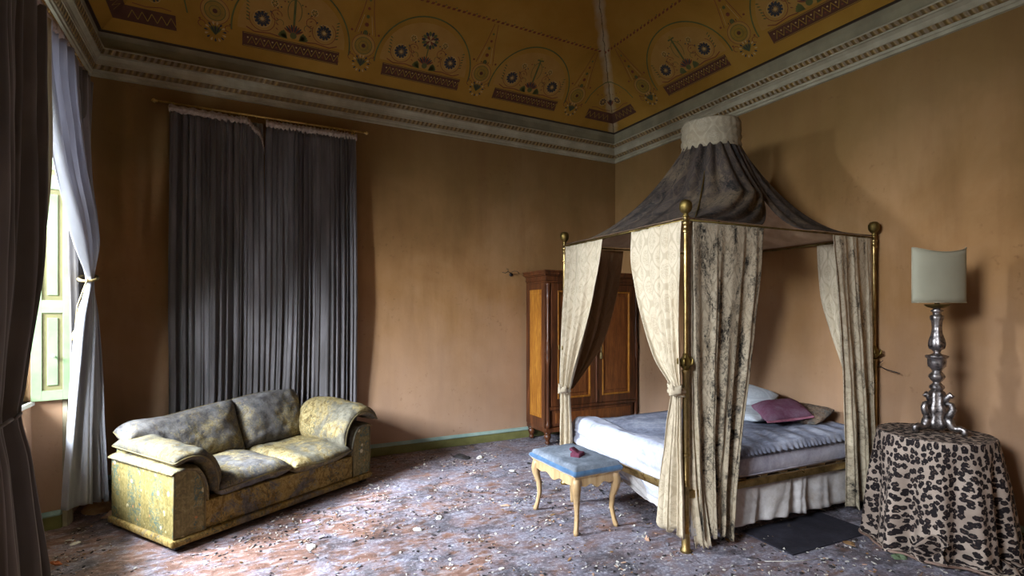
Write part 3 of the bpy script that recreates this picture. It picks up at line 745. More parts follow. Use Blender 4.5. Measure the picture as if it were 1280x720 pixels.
tube(bm, [(-.965, 4.67, 1.43), (-.967, 4.67, 1.41), (-.968, 4.67, 1.36)], [.006, .014, .018], 8); o = finish('tieback', bm, CORDM, c); o['label'] = 'twisted gold tieback cord with a small tassel'
c = drape('window_curtain', [(0, -.93, 4.98, -.95, 4.42, 3.27, .022), (.5, -.98, 4.98, -.99, 4.72, 1.8, .020), (.8, -1.0, 4.97, -1.0, 4.85, .9, .02), (1, -1.0, 4.97, -1.0, 4.87, .5, .02)], 6, C_DARK, ph=1.9, nu=70, nv=40)
tag(c, 'narrow dark strip of curtain hanging in the back left corner behind the lavender one', 'curtain')
c = drape('window_curtain', [(0, -.965, 3.90, -.955, 2.85, 3.28, .030), (.10, -.96, 3.84, -.95, 2.80, 2.95, .035), (.30, -.95, 3.73, -.93, 2.78, 2.40, .045), (.5, -.94, 3.58, -.92, 2.78, 1.75, .05), (.66, -.94, 3.38, -.92, 2.84, 1.20, .04), (.70, -.94, 3.33, -.92, 2.88, 1.06, .034), (.76, -.92, 3.36, -.90, 2.84, .85, .045), (.9, -.90, 3.47, -.88, 2.76, .35, .055), (1, -.89, 3.50, -.87, 2.72, .02, .06)], 9, C_DARK, ph=.2, nu=150, nv=80)
tag(c, 'large dark taupe curtain hanging in the left foreground, tied low', 'curtain')
header(c, [(-.965, 3.96, 3.30), (-.955, 3.5, 3.285), (-.96, 3.2, 3.30), (-.955, 2.85, 3.29)], .02)
bm = bmesh.new(); tube(bm, [(-.925+.065*math.cos(a*PI/10), 3.1+.26*math.sin(a*PI/10), 1.07+.01*math.sin(a)) for a in range(21)], .008, 8); finish('tieback', bm, C_DARK, c)
bm = bmesh.new()
surf(bm, lambda a, b: cat([(0, (-.975, 3.98, 3.26)), (.12, (-.97, 3.965, 2.95)), (.32, (-.95, 3.89, 2.40)), (.6, (-.955, 3.70, 1.75)), (.88, (-.96, 3.42, 1.2)), (1, (-.96, 3.37, 1.08))], b) + Vector() if False else Vector(cat([(0, (-.975, 3.98, 3.26)), (.12, (-.97, 3.965, 2.95)), (.32, (-.95, 3.89, 2.40)), (.6, (-.955, 3.70, 1.75)), (.88, (-.96, 3.42, 1.2)), (1, (-.96, 3.37, 1.08))], b))+Vector((.012*math.sin(a*PI)+.030, .070*(a-.60)*(1-b*.5), 0)), 6, 30)
o = finish('lining', bm, LINING, c); s_ = o.modifiers.new('t', 'SOLIDIFY'); s_.thickness = .003; o['label'] = 'pale beige lining turned out along the edge'

# ------------------------------------------------------------ sofa
sf = thing('sofa', 'two seat gold brocade sofa with grime darkened cushions in front of the grey curtains', 'sofa', (-.332, 4.02, 0), math.radians(31.7))
LS, DS = 1.71, .83
def ribbed(name, x0, x1, y0, y1, z0, z1, mat, parent, b=.012): return bx(name, x0, x1, y0, y1, z0, z1, mat, parent, bev=b, seg=3)
ribbed('plinth', -.022, LS+.022, -.022, DS+.02, .035, .085, BROC, sf, .016)
for x in (.05, LS-.05):
    for y in (.05, DS-.05): bx('foot', x-.03, x+.03, y-.03, y+.03, 0, .036, BLACK, sf)
ribbed('base', .19, LS-.19, 0.008, DS-.12, .085, .275, BROC, sf)
ribbed('back_frame', .02, LS-.02, DS-.14, DS, .085, .60, PANF, sf, .03)
def arm(x0, sg):
    pr = [(0, .085), (0, .50), (.02, .512), (.09, .515), (.14, .50), (.175, .455), (.195, .39), (.20, .30), (.20, .085)]
    bm = bmesh.new(); P = [(x0+sg*a, z) for a, z in pr]
    A = [bm.verts.new((x, 0, z)) for x, z in P]; B = [bm.verts.new((x, DS, z)) for x, z in P]; n = len(P)
    for i in range(n):
        bm.faces.new((A[i], A[(i+1) % n], B[(i+1) % n], B[i]))
    bm.faces.new(A); bm.faces.new(B); bmesh.ops.recalc_face_normals(bm, faces=bm.faces)
    o = sharp(finish('arm', bm, PANF, sf), 50)
    bm = bmesh.new(); tube(bm, [(x, -.003, z) for x, z in P], .006, 6); finish('piping', bm, PIPE, o)
    # thin pad lying on the arm top
    bm = bmesh.new()
    pth = [(-.022, .508), (.02, .522), (.09, .527), (.15, .51), (.19, .45), (.215, .36), (.217, .28)]
    def f(u, v):
        t = (u+1)/2*(len(pth)-1); i = min(int(t), len(pth)-2); q = t-i
        return (x0+sg*lerp(pth[i][0], pth[i+1][0], q), lerp(-.018, DS+.02, (v+1)/2), lerp(pth[i][1], pth[i+1][1], q))
    pillow(bm, f, .045, 24, 16, 8, .5, .001); finish('arm_pad', bm, BROC_M, sf)
arm(0, 1); arm(LS, -1)
# soft cushions hanging over the arms
def armcush(pth, y0, y1, th, rise, name, mat, seed):
    n = len(pth)-1; K = [(i/n, p) for i, p in enumerate(pth)]
    def f(u, v):
        x, z = cat(K, (u+1)/2); y = lerp(y0, y1, (v+1)/2); return (x, y-.03*(1-abs(v))*(0), z+rise*(y-y0))
    bm = bmesh.new(); pillow(bm, f, th, 44, 32, 5, .45, .011, seed); o = finish(name, bm, mat, sf)
    bm = bmesh.new(); seam(bm, f, .006); finish('piping', bm, PIPE, o); return o
armcush([(.0, .575), (.09, .600), (.18, .585), (.25, .52), (.285, .42), (.285, .32)], -.01, .82, .125, .015, 'arm_cushion', BROC_A, 3)
armcush([(LS+.10, .555), (LS+.03, .62), (LS-.09, .65), (LS-.20, .60), (LS-.27, .49), (LS-.285, .37)], .0, .70, .12, .07, 'arm_cushion', BROC_M, 8)
# seat cushions
def seat(x0, x1, y0, y1, zc, th, tilt, seed, mat):
    f = lambda u, v: (lerp(x0, x1, (u+1)/2), lerp(y0, y1, (v+1)/2)-.012*(1-u*u)*(v < -.98), zc+tilt*v+.012*math.sin(u*2+seed))
    bm = bmesh.new(); pillow(bm, f, th, 34, 28, 6, .4, .007, seed); o = finish('seat_cushion', bm, mat, sf)
    bm = bmesh.new(); seam(bm, f, .006); finish('piping', bm, PIPE, o)
seat(.29, .865, -.02, .66, .345, .15, .01, 1, BROC_D); seat(.885, 1.46, -.035, .66, .345, .15, .012, 5, BROC_M)
# back cushions leaning on the frame
def backc(x0, x1, zb0, zb1, zt0, zt1, mat, seed):
    def f(u, v):
        a = (u+1)/2; b = (v+1)/2; x = lerp(x0, x1, a)
        s_ = min(1, max(0, (x-.10)/.30)) if x0 < .1 else 1
        zb = lerp(zb0, zb1, s_); zt = lerp(zt0, zt1, a)+.02*math.sin(a*PI)
        return (x, lerp(.60, .80, b)+(.05*(1-s_)), lerp(zb, zt, b))
    bm = bmesh.new(); pillow(bm, f, .22, 44, 32, 4, .5, .010, seed); o = finish('back_cushion', bm, mat, sf)
    bm = bmesh.new(); seam(bm, f, .006); finish('piping', bm, PIPE, o)
backc(.02, .875, .62, .40, .68, .80, BROC_D, 2); backc(.875, 1.50, .40, .40, .80, .81, BROC_D, 11)

# ------------------------------------------------------------ wardrobe
wx0, wx1, wy0, wy1 = 3.235, 4.625, 5.235, 5.70
wr = thing('wardrobe', 'tall two door walnut wardrobe in the corner behind the bed', 'wardrobe', (wx0, wy0, 0)); W, DP = wx1-wx0, wy1-wy0
def foot(x, y):
    bm = bmesh.new(); lathe(bm, [(.018, 0), (.03, .01), (.034, .03), (.022, .045), (.028, .055), (.042, .085), (.042, .11), (.03, .12), (.045, .13), (.045, .145)], 14, (x, y, 0)); finish('foot', bm, WD, wr)
for x in (.045, W-.045):
    for y in (.045, DP-.045): foot(x, y)
bx('plinth', 0, W, 0, DP, .145, .20, WD, wr, .006); 
bm = bmesh.new(); box(bm, .02, W-.02, .03, DP, .20, 1.93, .0); finish('carcass', bm, WD, wr, smooth=False)
dr_ = bx('drawer', .09, W-.09, .0, .04, .215, .40, WD, wr, .006); bx('panel', .13, W-.13, -.008, .01, .245, .37, WP, dr_, .006)
bx('rail', .02, W-.02, -.006, .05, .405, .445, WD, wr, .006)
# cornice of the wardrobe
bm = bmesh.new(); lay = [(.005, 1.905, 1.93), (.018, 1.93, 1.95), (.010, 1.95, 1.985), (.03, 1.985, 2.0), (.048, 2.0, 2.03), (.058, 2.03, 2.05)]
for e, z0, z1 in lay: box(bm, -e+.0, W+min(e, .025), -e, DP, z0, z1, .003)
finish('cornice', bm, WD, wr, smooth=False)
# corner columns, turned
for x in (.03, W-.03):
    bm = bmesh.new(); pr = [(.026, .20), (.03, .24), (.02, .26), (.024, .30), (.021, .5), (.019, .95), (.026, .97), (.021, .985), (.031, 1.03), (.021, 1.06), (.034, 1.1), (.026, 1.14), (.021, 1.2), (.026, 1.22), (.018, 1.24), (.018, 1.7), (.024, 1.76), (.02, 1.78), (.03, 1.81), (.024, 1.86), (.032, 1.88), (.032, 1.905)]
    lathe(bm, pr, 14, (x, .012, 0)); finish('corner_column', bm, WD, wr)
def panelled(x0, x1, z0, z1, nm, fm, pm, hinge=None):
    """door on the front, frame of stiles and rails round a raised field"""
    s_ = .085; bm = bmesh.new()
    box(bm, x0, x0+s_, -.012, .03, z0, z1, .004); box(bm, x1-s_, x1, -.012, .03, z0, z1, .004)
    box(bm, x0+s_, x1-s_, -.012, .03, z0, z0+s_, .004); box(bm, x0+s_, x1-s_, -.012, .03, z1-s_, z1, .004)
    d = finish(nm, bm, fm, wr, smooth=False)
    bm = bmesh.new()
    for q in ((x0+s_, x0+s_+.02, z0+s_, z1-s_), (x1-s_-.02, x1-s_, z0+s_, z1-s_), (x0+s_+.02, x1-s_-.02, z0+s_, z0+s_+.02), (x0+s_+.02, x1-s_-.02, z1-s_-.02, z1-s_)): box(bm, q[0], q[1], -.018, .02, q[2], q[3], .005)
    finish('moulding', bm, WG, d, smooth=False)
    bm = bmesh.new(); box(bm, x0+s_+.02, x1-s_-.02, .004, .025, z0+s_+.02, z1-s_-.02, 0); box(bm, x0+s_+.055, x1-s_-.055, -.006, .004, z0+s_+.06, z1-s_-.06, .006)
    finish('panel', bm, pm, d, smooth=False)
    return d
mid = .715
d1 = panelled(.065, mid-.003, .45, 1.90, 'door', WD, WP); d2 = panelled(mid+.003, W-.065, .45, 1.90, 'door', WD, WP)
bm = bmesh.new(); lathe(bm, [(.012, .45), (.014, .47), (.011, .9), (.018, 1.2), (.011, 1.5), (.014, 1.88), (.012, 1.9)], 10, (mid, -.014, 0)); finish('astragal', bm, WD, wr)
bm = bmesh.new(); tube(bm, [(mid+.05, -.012, 1.22), (mid+.05, -.03, 1.22)], .012, 10); tube(bm, [(mid+.05, -.03, 1.21), (mid+.055, -.035, 1.12), (mid+.055, -.035, 1.06)], .003, 6); tube(bm, [(mid+.055, -.035, 1.07), (mid+.055, -.035, 1.055), (mid+.055, -.035, .99)], [.005, .014, .02], 10)
o = finish('key_tassel', bm, CORDM, d2); o['label'] = 'pale key tassel hanging from the door lock'
# left side: framed golden veneer panel
bm = bmesh.new(); s_ = .075
for q in ((0.03, .03+s_, .20, 1.905), (DP-s_, DP, .20, 1.905), (.03+s_, DP-s_, .20, .20+s_+.03), (.03+s_, DP-s_, 1.83, 1.905)): box(bm, -.006, .025, q[0], q[1], q[2], q[3], .004)
sp_ = finish('side_panel', bm, WD, wr, smooth=False)
bm = bmesh.new(); box(bm, .004, .02, .03+s_, DP-s_, .30, 1.83); box(bm, -.002, .006, .03+s_+.03, DP-s_-.03, .34, 1.79, .004)
o = finish('panel', bm, WG, sp_, smooth=False); o['label'] = 'golden flame veneered side panel'

# ------------------------------------------------------------ bed
BO = Vector((2.6, 2.49, 0)); ANG = math.atan2(-.11, 1.98); LB, WB = 1.97, 1.51
bed = thing('four_poster_bed', 'brass four poster bed frame with ball finials carrying a pagoda canopy', 'bed', tuple(BO), ANG)
def BW(x, y, z=0):
    c_, s_ = math.cos(ANG), math.sin(ANG); return Vector((BO.x+x*c_-y*s_, BO.y+x*s_+y*c_, z))
posts = [(0, 0), (-.02, WB), (LB, 0), (LB, WB)]
for (x, y) in posts:
    pr = [(.034, 0), (.036, .004), (.036, .018), (.028, .03), (.026, .10), (.024, .11), (.027, .12), (.027, .13), (.0215, .135), (.0215, .42), (.027, .425), (.027, .435), (.0215, .44), (.0215, .62), (.028, .625), (.028, .64), (.0215, .645), (.0215, 1.16), (.026, 1.165), (.026, 1.18),
          (.0145, 1.185), (.0145, 2.07), (.022, 2.075), (.022, 2.09), (.017, 2.095), (.017, 2.12), (.022, 2.125), (.022, 2.14), (.016, 2.145), (.016, 2.175)]
    bm = bmesh.new(); lathe(bm, pr, 16, (x, y, 0)); o = sharp(finish('post', bm, BRASS, bed), 50)
    bm = bmesh.new(); lathe(bm, [(.016, 2.170), (.024, 2.178), (.014, 2.188), (.018, 2.197), (.030, 2.206), (.0385, 2.222), (.041, 2.242), (.0385, 2.262), (.028, 2.278), (.012, 2.285)], 20, (x, y, 0)); finish('finial', bm, BRASS_D, o)
    bm = bmesh.new(); lathe(bm, [(.016, 1.185), (.026, 1.20), (.036, 1.222), (.030, 1.25), (.018, 1.27), (.015, 1.29)], 20, (x, y, 0), mod=lambda a, z: 1+.14*math.cos(5*a))
    for k in range(5):
        a = 2*PI*k/5; tube(bm, [(x+.028*math.cos(a), y+.028*math.sin(a), 1.215), (x+.048*math.cos(a), y+.048*math.sin(a), 1.225), (x+.05*math.cos(a), y+.05*math.sin(a), 1.25), (x+.04*math.cos(a), y+.04*math.sin(a), 1.262)], [.010, .009, .006, .003], 6)
    finish('leaf_collar', bm, BRASS_D, o)
for (a, b) in ((0, 2), (1, 3), (0, 1), (2, 3)):
    p, q = posts[a], posts[b]
    bm = bmesh.new(); tube(bm, [(*p, 2.155), (*q, 2.155)], .007, 8); finish('canopy_rail', bm, BRASS_D, bed)
    bm = bmesh.new(); d = (Vector((*q, 0))-Vector((*p, 0))).normalized()*.03
    x0, x1 = sorted((p[0], q[0])); y0, y1 = sorted((p[1], q[1]))
    if x1-x0 > 1: box(bm, x0, x1, p[1]-.012, p[1]+.012, .345, .395, .004)
    else: box(bm, p[0]-.012, p[0]+.012, y0, y1, .345, .395, .004)
    finish('bed_rail', bm, BRASS, bed)
CX, CY, CR, ZR = .99, .76, .215, 2.16
for (x, y) in posts:        # hoops carrying the crown
    bm = bmesh.new(); ex, ey = CX+(x-CX)*.15, CY+(y-CY)*.15
    tube(bm, [(lerp(x, ex, h), lerp(y, ey, h), 2.125+.80*h**2.0) for h in [i/10 for i in range(11)]], .006, 6); finish('crown_hoop', bm, BRASS_D, bed)
bm = bmesh.new(); tube(bm, [(CX+.17*math.cos(a*PI/12), CY+.17*math.sin(a*PI/12), 2.93) for a in range(25)], .007, 6); tube(bm, [(CX+.17*math.cos(a*PI/12), CY+.17*math.sin(a*PI/12), 3.15) for a in range(25)], .007, 6)
for a in range(4): tube(bm, [(CX+.17*math.cos(a*PI/2+.78), CY+.17*math.sin(a*PI/2+.78), 2.93), (CX+.17*math.cos(a*PI/2+.78), CY+.17*math.sin(a*PI/2+.78), 3.15)], .005, 6)
finish('crown_ring', bm, BRASS_D, bed)
bm = bmesh.new(); 
for k in range(9): box(bm, .12+k*.21, .19+k*.21, .055, WB-.055, .375, .393)
box(bm, .02, LB-.02, .02, .05, .34, .375); box(bm, .02, LB-.02, WB-.05, WB-.02, .34, .375)
finish('slat_base', bm, BEECH, bed, smooth=False)

# canopy cloth
can = thing('bed_canopy', 'soot blackened pleated pagoda canopy with an ivory gathered crown over the bed', 'canopy', tuple(BO), ANG)
x_a, x_b = 1.24, .70             # canopy cloth is open between these points of the near long side
per = [(x_a, 0), (LB, 0), (LB, WB), (-.02, WB), (0, 0), (x_b, 0)]
lens = [0]
for i in range(5): lens.append(lens[-1]+math.hypot(per[i+1][0]-per[i][0], per[i+1][1]-per[i][1]))
def perim(s_):
    d = s_*lens[-1]
    for i in range(5):
        if d <= lens[i+1]+1e-9:
            q = (d-lens[i])/(lens[i+1]-lens[i]); return Vector((lerp(per[i][0], per[i+1][0], q), lerp(per[i][1], per[i+1][1], q)))
    return Vector(per[-1])
def canopy(s_, h):
    B = perim(s_)
    a = math.atan2(B.y-CY, B.x-CX)
    # towards the crown the two free edges close up
    g = min(1, h/.62); a0 = -PI/2
    sa = -PI/2+.0+2*PI*s_     # full turn
    d0 = math.atan2(per[0][1]-CY, per[0][0]-CX); 
    ang = a if a > d0-1e-6 else a+2*PI
    ang = lerp(ang, lerp(-PI/2+.25, 1.5*PI+.25, s_), g**1.5)
    r_base = (B-Vector((CX, CY))).length
    r = lerp(r_base, CR, h)
    x, y = CX+r*math.cos(ang), CY+r*math.sin(ang)
    f = math.sin(2*PI*22*s_+.9*math.sin(s_*19)); amp = .046*(h**1.3)*(1-.78*h)+.004
    x += f*amp*math.cos(ang); y += f*amp*math.sin(ang)
    cr = min(1, abs(math.sin(2*(a-PI/4)))*1.4)         # cloth sags between the posts
    z = ZR+.012+.79*h**(2.05) - .0*(1-h)*h*cr
    # smooth the straight sides
    z += .012*f*h*(1-h)*2
    return Vector((x, y, z))
bm = bmesh.new(); surf(bm, canopy, 420, 34, uvf=lambda a, b: (a*4.5, b*1.3))
o = finish('canopy_cloth', bm, [CAN, LIN2], can); s_ = o.modifiers.new('t', 'SOLIDIFY'); s_.thickness = .004; s_.offset = 1; s_.material_offset = 1
bm = bmesh.new()
def band(s_, h):
    a = 2*PI*s_; r = CR+.025+.004*math.sin(3*a+h*22)+.003*math.sin(7*a-h*26)+.0015*math.sin(23*a+h*5); z = 2.925+.235*h
    return Vector((CX+r*math.cos(a), CY+r*math.sin(a), z+.006*math.sin(3*a)))
surf(bm, band, 120, 16, closed=True, uvf=lambda a, b: (a*1.4, b*.24))
o = finish('crown_band', bm, BAND, can); s_ = o.modifiers.new('t', 'SOLIDIFY'); s_.thickness = .004; o['label'] = 'ivory wrapped crown band'
bm = bmesh.new(); lathe(bm, [(CR+.005, 3.12), (CR-.01, 3.15), (.1, 3.16), (.01, 3.162)], 40, (CX, CY, 0)); finish('crown_top', bm, BAND, can)

# drapes (bed-local coordinates, parentless so each is a thing of its own)
def bdrape(label, rows, nf, mat, ph, tie=None, **kw):
    t = thing('bed_drape', label, 'bed drape', tuple(BO), ANG, None)
    drape('cloth', rows, nf, mat, t, ph=ph, **kw)
    if tie:
        x, y, z, rx, ry = tie; bm = bmesh.new()
        def f(a, b):
            an = 2*PI*a; r_ = 1+.10*math.sin(an*3+b*9)
            return Vector((x+rx*r_*math.cos(an), y+ry*r_*math.sin(an), z+.028*(b-.5)*2+.012*math.sin(an)))
        surf(bm, f, 30, 6, closed=True)
        kx, ky = x-rx*1.0, y-ry*.6
        pillow(bm, lambda u, v: (kx-.015+.035*u, ky-.02-.02*u, z+.004+.028*v+.008*u), .04, 8, 8)
        pillow(bm, lambda u, v: (kx-.035+.02*u, ky-.02, z+.012+.02*v-.03*u), .022, 8, 8)
        o = finish('tieback', bm, DAM, t); s2 = o.modifiers.new('t', 'SOLIDIFY'); s2.thickness = .006
    return t
# near foot post, foot side, tied
bdrape('cream damask drape tied back at the nearest bedpost, facing the stool', [(0, -.005, .55, -.012, .025, 2.15, .006), (.10, -.02, .535, -.025, .02, 1.95, .012), (.30, -.03, .42, -.045, .01, 1.60, .022), (.45, -.035, .24, -.05, .0, 1.24, .028), (.525, -.03, .10, -.05, -.005, 1.08, .020), (.555, -.03, .085, -.05, -.005, 1.02, .018), (.65, -.03, .13, -.05, -.01, .80, .024), (.85, -.04, .19, -.06, -.035, .38, .026), (1, -.05, .20, -.07, -.05, .12, .028)], 5, DAM, .6, tie=(-.035, .045, 1.05, .05, .065), rag=.05, nu=90)
# near foot post, long side, untied and stained
bdrape('black mould stained damask drape hanging loose from the long side of the nearest bedpost', [(0, .05, -.012, .70, -.012, 2.145, .004), (.15, .05, -.022, .66, -.02, 1.8, .010), (.5, .06, -.035, .52, -.03, 1.05, .022), (.8, .08, -.045, .40, -.03, .45, .036), (1, .10, -.055, .35, -.03, .075, .042)], 3, DAM_S, 2.4, rag=.09, nu=110)
bdrape('narrow cream drape edge hanging straight behind the nearest bedpost', [(0, .035, .03, .10, .02, 2.14, .005), (.5, .03, .03, .10, .005, 1.1, .010), (.85, .03, .02, .12, -.03, .4, .012), (1, .07, .0, .15, -.07, .03, .012)], 2, DAM, 1.2, nu=30, rag=.05)
# far foot post, foot side
bdrape('cream damask drape tied back at the far left bedpost beside the wardrobe', [(0, -.015, 1.49, -.005, .93, 2.15, .006), (.10, -.02, 1.49, -.015, .96, 1.95, .014), (.30, -.035, 1.49, -.03, 1.07, 1.55, .022), (.50, -.05, 1.49, -.03, 1.26, 1.15, .026), (.62, -.055, 1.50, -.03, 1.38, .90, .02), (.66, -.055, 1.50, -.03, 1.40, .84, .018), (.8, -.05, 1.50, -.04, 1.36, .55, .026), (1, -.05, 1.52, -.05, 1.33, .20, .028)], 4, DAM, 3.3, tie=(-.045, 1.455, .87, .045, .06), nu=80)
bdrape('shaded brown drape on the far long side drawn in to the left bedpost', [(0, .02, 1.50, .62, 1.50, 2.14, .008), (.2, .0, 1.50, .55, 1.50, 1.75, .02), (.45, -.01, 1.49, .36, 1.49, 1.25, .026), (.66, -.02, 1.48, .03, 1.45, .87, .016)], 5, DAM_B, .3, nu=80)
# head near post
bdrape('soiled cream damask drape hanging at the right bedpost by the leopard table', [(0, 1.45, -.012, 1.925, -.012, 2.145, .006), (.2, 1.49, -.022, 1.93, -.02, 1.72, .011), (.6, 1.57, -.035, 1.94, -.035, .9, .024), (1, 1.60, -.05, 1.97, -.06, .06, .034)], 3, DAM_M, 4.1, rag=.07, nu=100)
bdrape('inner head side drape slanting in behind the right bedpost', [(0, 1.93, .46, 1.93, .06, 2.14, .006), (.25, 1.92, .42, 1.92, .05, 1.65, .018), (.6, 1.91, .20, 1.90, .03, 1.0, .024), (1, 1.90, .10, 1.90, .02, .5, .02)], 4, DAM, 5.2, nu=70)
bdrape('inner drape at the hidden far head bedpost seen beyond the stained drape', [(0, 1.90, 1.46, 1.50, 1.49, 2.14, .006), (.25, 1.91, 1.46, 1.60, 1.49, 1.65, .018), (.6, 1.92, 1.46, 1.80, 1.48, 1.0, .02), (1, 1.92, 1.46, 1.82, 1.48, .5, .02)], 4, DAM, 2.2, nu=70)

# mattress with its sheet, box base valance
mt = thing('mattress', 'thick sagging mattress under a grimy blue grey sheet', 'mattress', tuple(BO), ANG)
def slab(f0, x0, x1, y0, y1, z0, z1, rr, nx, ny, nm, mats, parent, seed=0):
    """soft slab: rounded top edge, wavy top"""
    bm = bmesh.new(); cxm, cym = (x0+x1)/2, (y0+y1)/2
    def topf(a, b):
        u, v = 2*a-1, 2*b-1
        # rounded rectangle mapping, edges dense
        u = math.copysign(abs(u)**.75, u); v = math.copysign(abs(v)**.75, v)
        x, y = lerp(x0, x1, (u+1)/2), lerp(y0, y1, (v+1)/2)
        e = max(0, 1-min(min(x-x0, x1-x), min(y-y0, y1-y))/rr); z = z1 - rr*(1-math.sqrt(max(0, 1-e*e)))
        z += f0(x, y)*(1-e)
        return Vector((x, y, z))
    V = surf(bm, topf, nx, ny)
    edge = [V[i][0] for i in range(nx)] + [V[nx][j] for j in range(ny)] + [V[i][ny] for i in range(nx, 0, -1)] + [V[0][j] for j in range(ny, 0, -1)]
    prev = edge; K = 5
    for k in range(1, K+1):
        z = lerp(z1-rr, z0, k/K); ring = []
        for v in edge:
            d = Vector((v.co.x-cxm, v.co.y-cym, 0)); bul = .012*math.sin(PI*k/K)+.006*noise.noise(Vector((v.co.x*8, v.co.y*8, z*14+seed)))
            dx = bul*(1 if v.co.x > x1-.01 else -1 if v.co.x < x0+.01 else 0); dy = bul*(1 if v.co.y > y1-.01 else -1 if v.co.y < y0+.01 else 0)
            ring.append(bm.verts.new((v.co.x+dx, v.co.y+dy, z)))
        for i in range(len(edge)):
            j = (i+1) % len(edge); f = bm.faces.new((prev[i], ring[i], ring[j], prev[j])); f.material_index = 1
        prev = ring
    bm.faces.new(list(reversed(prev))).material_index = 1
    bmesh.ops.recalc_face_normals(bm, faces=bm.faces)
    return finish(nm, bm, mats, parent)
wav = lambda x, y: .012*noise.noise(Vector((x*3, y*5, 1)))+.006*noise.noise(Vector((x*9, y*14, 4)))+.02*noise.noise(Vector((x*1.3, y*1.6, 8)))
slab(wav, .06, 1.95, .04, WB-.04, .395, .60, .075, 70, 60, 'body', [SHEET_T, MATT], mt)
bm = bmesh.new(); tube(bm, [(.06, .036, .56), (.8, .033, .555), (1.94, .035, .56)], .006, 6); tube(bm, [(.06, .034, .41), (.8, .03, .41), (1.94, .034, .41)], .006, 6); finish('piping', bm, MATT, mt)
# white sheet sliding off the foot end
sh = bmesh.new()
def sheet(a, b):
    y = lerp(.02, WB-.03, a)
    low = .26+.17*(a**1.2) - .05*math.sin(a*PI)          # hem hangs lower towards the camera
    if b < .35: q = b/.35; x = lerp(.20+.05*math.sin(a*9), .125, q); z = .612+wav(x, y)*.9
    elif b < .5: q = (b-.35)/.15; an = q*PI/2; x = .125-.085*math.sin(an); z = .612+wav(.12, y)*.6*(1-q)-.085*(1-math.cos(an))
    else: q = (b-.5)/.5; x = .04-.02*q-.018*math.sin(a*26+q*2)*q-.014*math.sin(a*11)*q-.016*noise.noise(Vector((a*5, q*7+a*4, 3)))*min(1, q*4)-.012*math.sin(q*9+a*7)*min(1, q*3); z = lerp(.527, low, q)
    return Vector((x, y, z))
surf(sh, sheet, 90, 40); o = finish('bed_sheet', sh, SHEET_W, None, loc=tuple(BO), rot=(0, 0, ANG)); s_ = o.modifiers.new('t', 'SOLIDIFY'); s_.thickness = .004
tag(o, 'crumpled white sheet sliding down over the foot end of the bed', 'sheet')
# ruffled blue-grey coverlet edge on the near side
sh = bmesh.new()
def cover(a, b):
    x = lerp(.10, 1.93, a); g = math.sin(a*230+3*math.sin(a*20))
    if b < .6: q = b/.6; return Vector((x, lerp(.34, .045, q), .609+wav(x, .2)*.9+.004*math.sin(x*40+q*5)))
    q = (b-.6)/.4; return Vector((x, .045-.030*math.sin(q*PI/2)-.006*g*q, .609-.055*q-.004*g*q+wav(x, .2)*.9*(1-q)))
surf(sh, cover, 260, 16); o = finish('coverlet', sh, SHEET_T, None, loc=tuple(BO), rot=(0, 0, ANG)); s_ = o.modifiers.new('t', 'SOLIDIFY'); s_.thickness = .005
tag(o, 'dusty blue grey coverlet with a puckered edge along the near side of the mattress', 'coverlet')
# valance
v = drape('bed_valance', [(0, .03, .022, 1.94, .022, .345, .006), (.5, .03, .012, 1.94, .012, .22, .016), (1, .03, .0, 1.94, .0, .085, .022)], 7, VAL, nu=160, nv=16, ph=1.3, rag=.02); v.location = BO; v.rotation_euler = (0, 0, ANG)
tag(v, 'pale pleated valance hanging below the brass rail on the long side of the bed', 'valance')
v = drape('bed_valance', [(0, .035, 1.05, .035, .03, .345, .004), (.5, .03, .75, .03, .03, .27, .010), (1, .02, .42, .02, .03, .20, .012)], 5, VAL, nu=90, nv=16, ph=.3, rag=.02); v.location = BO; v.rotation_euler = (0, 0, ANG)
tag(v, 'torn pale valance drooping under the foot end of the bed', 'valance')

def cushion(name, label, x, y, z, w_, h_, th, rx, ry, rz, mat, seed, p=3., fr=None, ruf=0.):
    t = thing(name, label, 'pillow', tuple(BW(x, y, z)), ANG+rz)
    R = Matrix.Rotation(rx, 3, 'X') @ Matrix.Rotation(ry, 3, 'Y')
    f = lambda u, v: tuple(R @ Vector((w_/2*u*(1-.05*v*v), h_/2*v*(1-.05*u*u), 0)))
    bm = bmesh.new(); pillow(bm, f, th, 26, 20, p, .5, .006, seed, uv=(w_, h_)); finish('cover', bm, mat, t)
    if fr:
        bm = bmesh.new()
        for k in range(60):
            u = -1+2*k/59; p0 = Vector(f(u, -1)); d = R @ Vector((0, -1, 0)); tube(bm, [tuple(p0), tuple(p0+d*.022+Vector((0, 0, -.006)))], .004, 4)
        finish('fringe', bm, fr, t)
    return t
cushion('pillow', 'white pillow propped against the wall behind the burgundy pillow', 1.62, .93, .70, .46, .40, .14, math.radians(12), math.radians(-36), .25, PILW, 3)
cushion('pillow', 'flat white pillow lying under the burgundy pillow', 1.52, .78, .655, .46, .40, .10, .02, math.radians(-6), .1, PILW, 6)
cushion('pillow', 'dusty burgundy velvet pillow with a fringed edge on the bed', 1.60, .56, .70, .40, .34, .13, math.radians(14), math.radians(-8), -.46, BURG_D, 9, fr=FRG)
cushion('pillow', 'brown patterned pillow half hidden behind the burgundy pillow', 1.78, .47, .675, .28, .40, .09, .0, math.radians(-22), .0, PILB, 12)

# ------------------------------------------------------------ upholstered stool
st = thing('footstool', 'beech cabriole leg stool with a dusty blue velvet seat at the bed foot', 'stool', (2.09, 3.005, 0))
SW, SD = .40, .60     # x, y
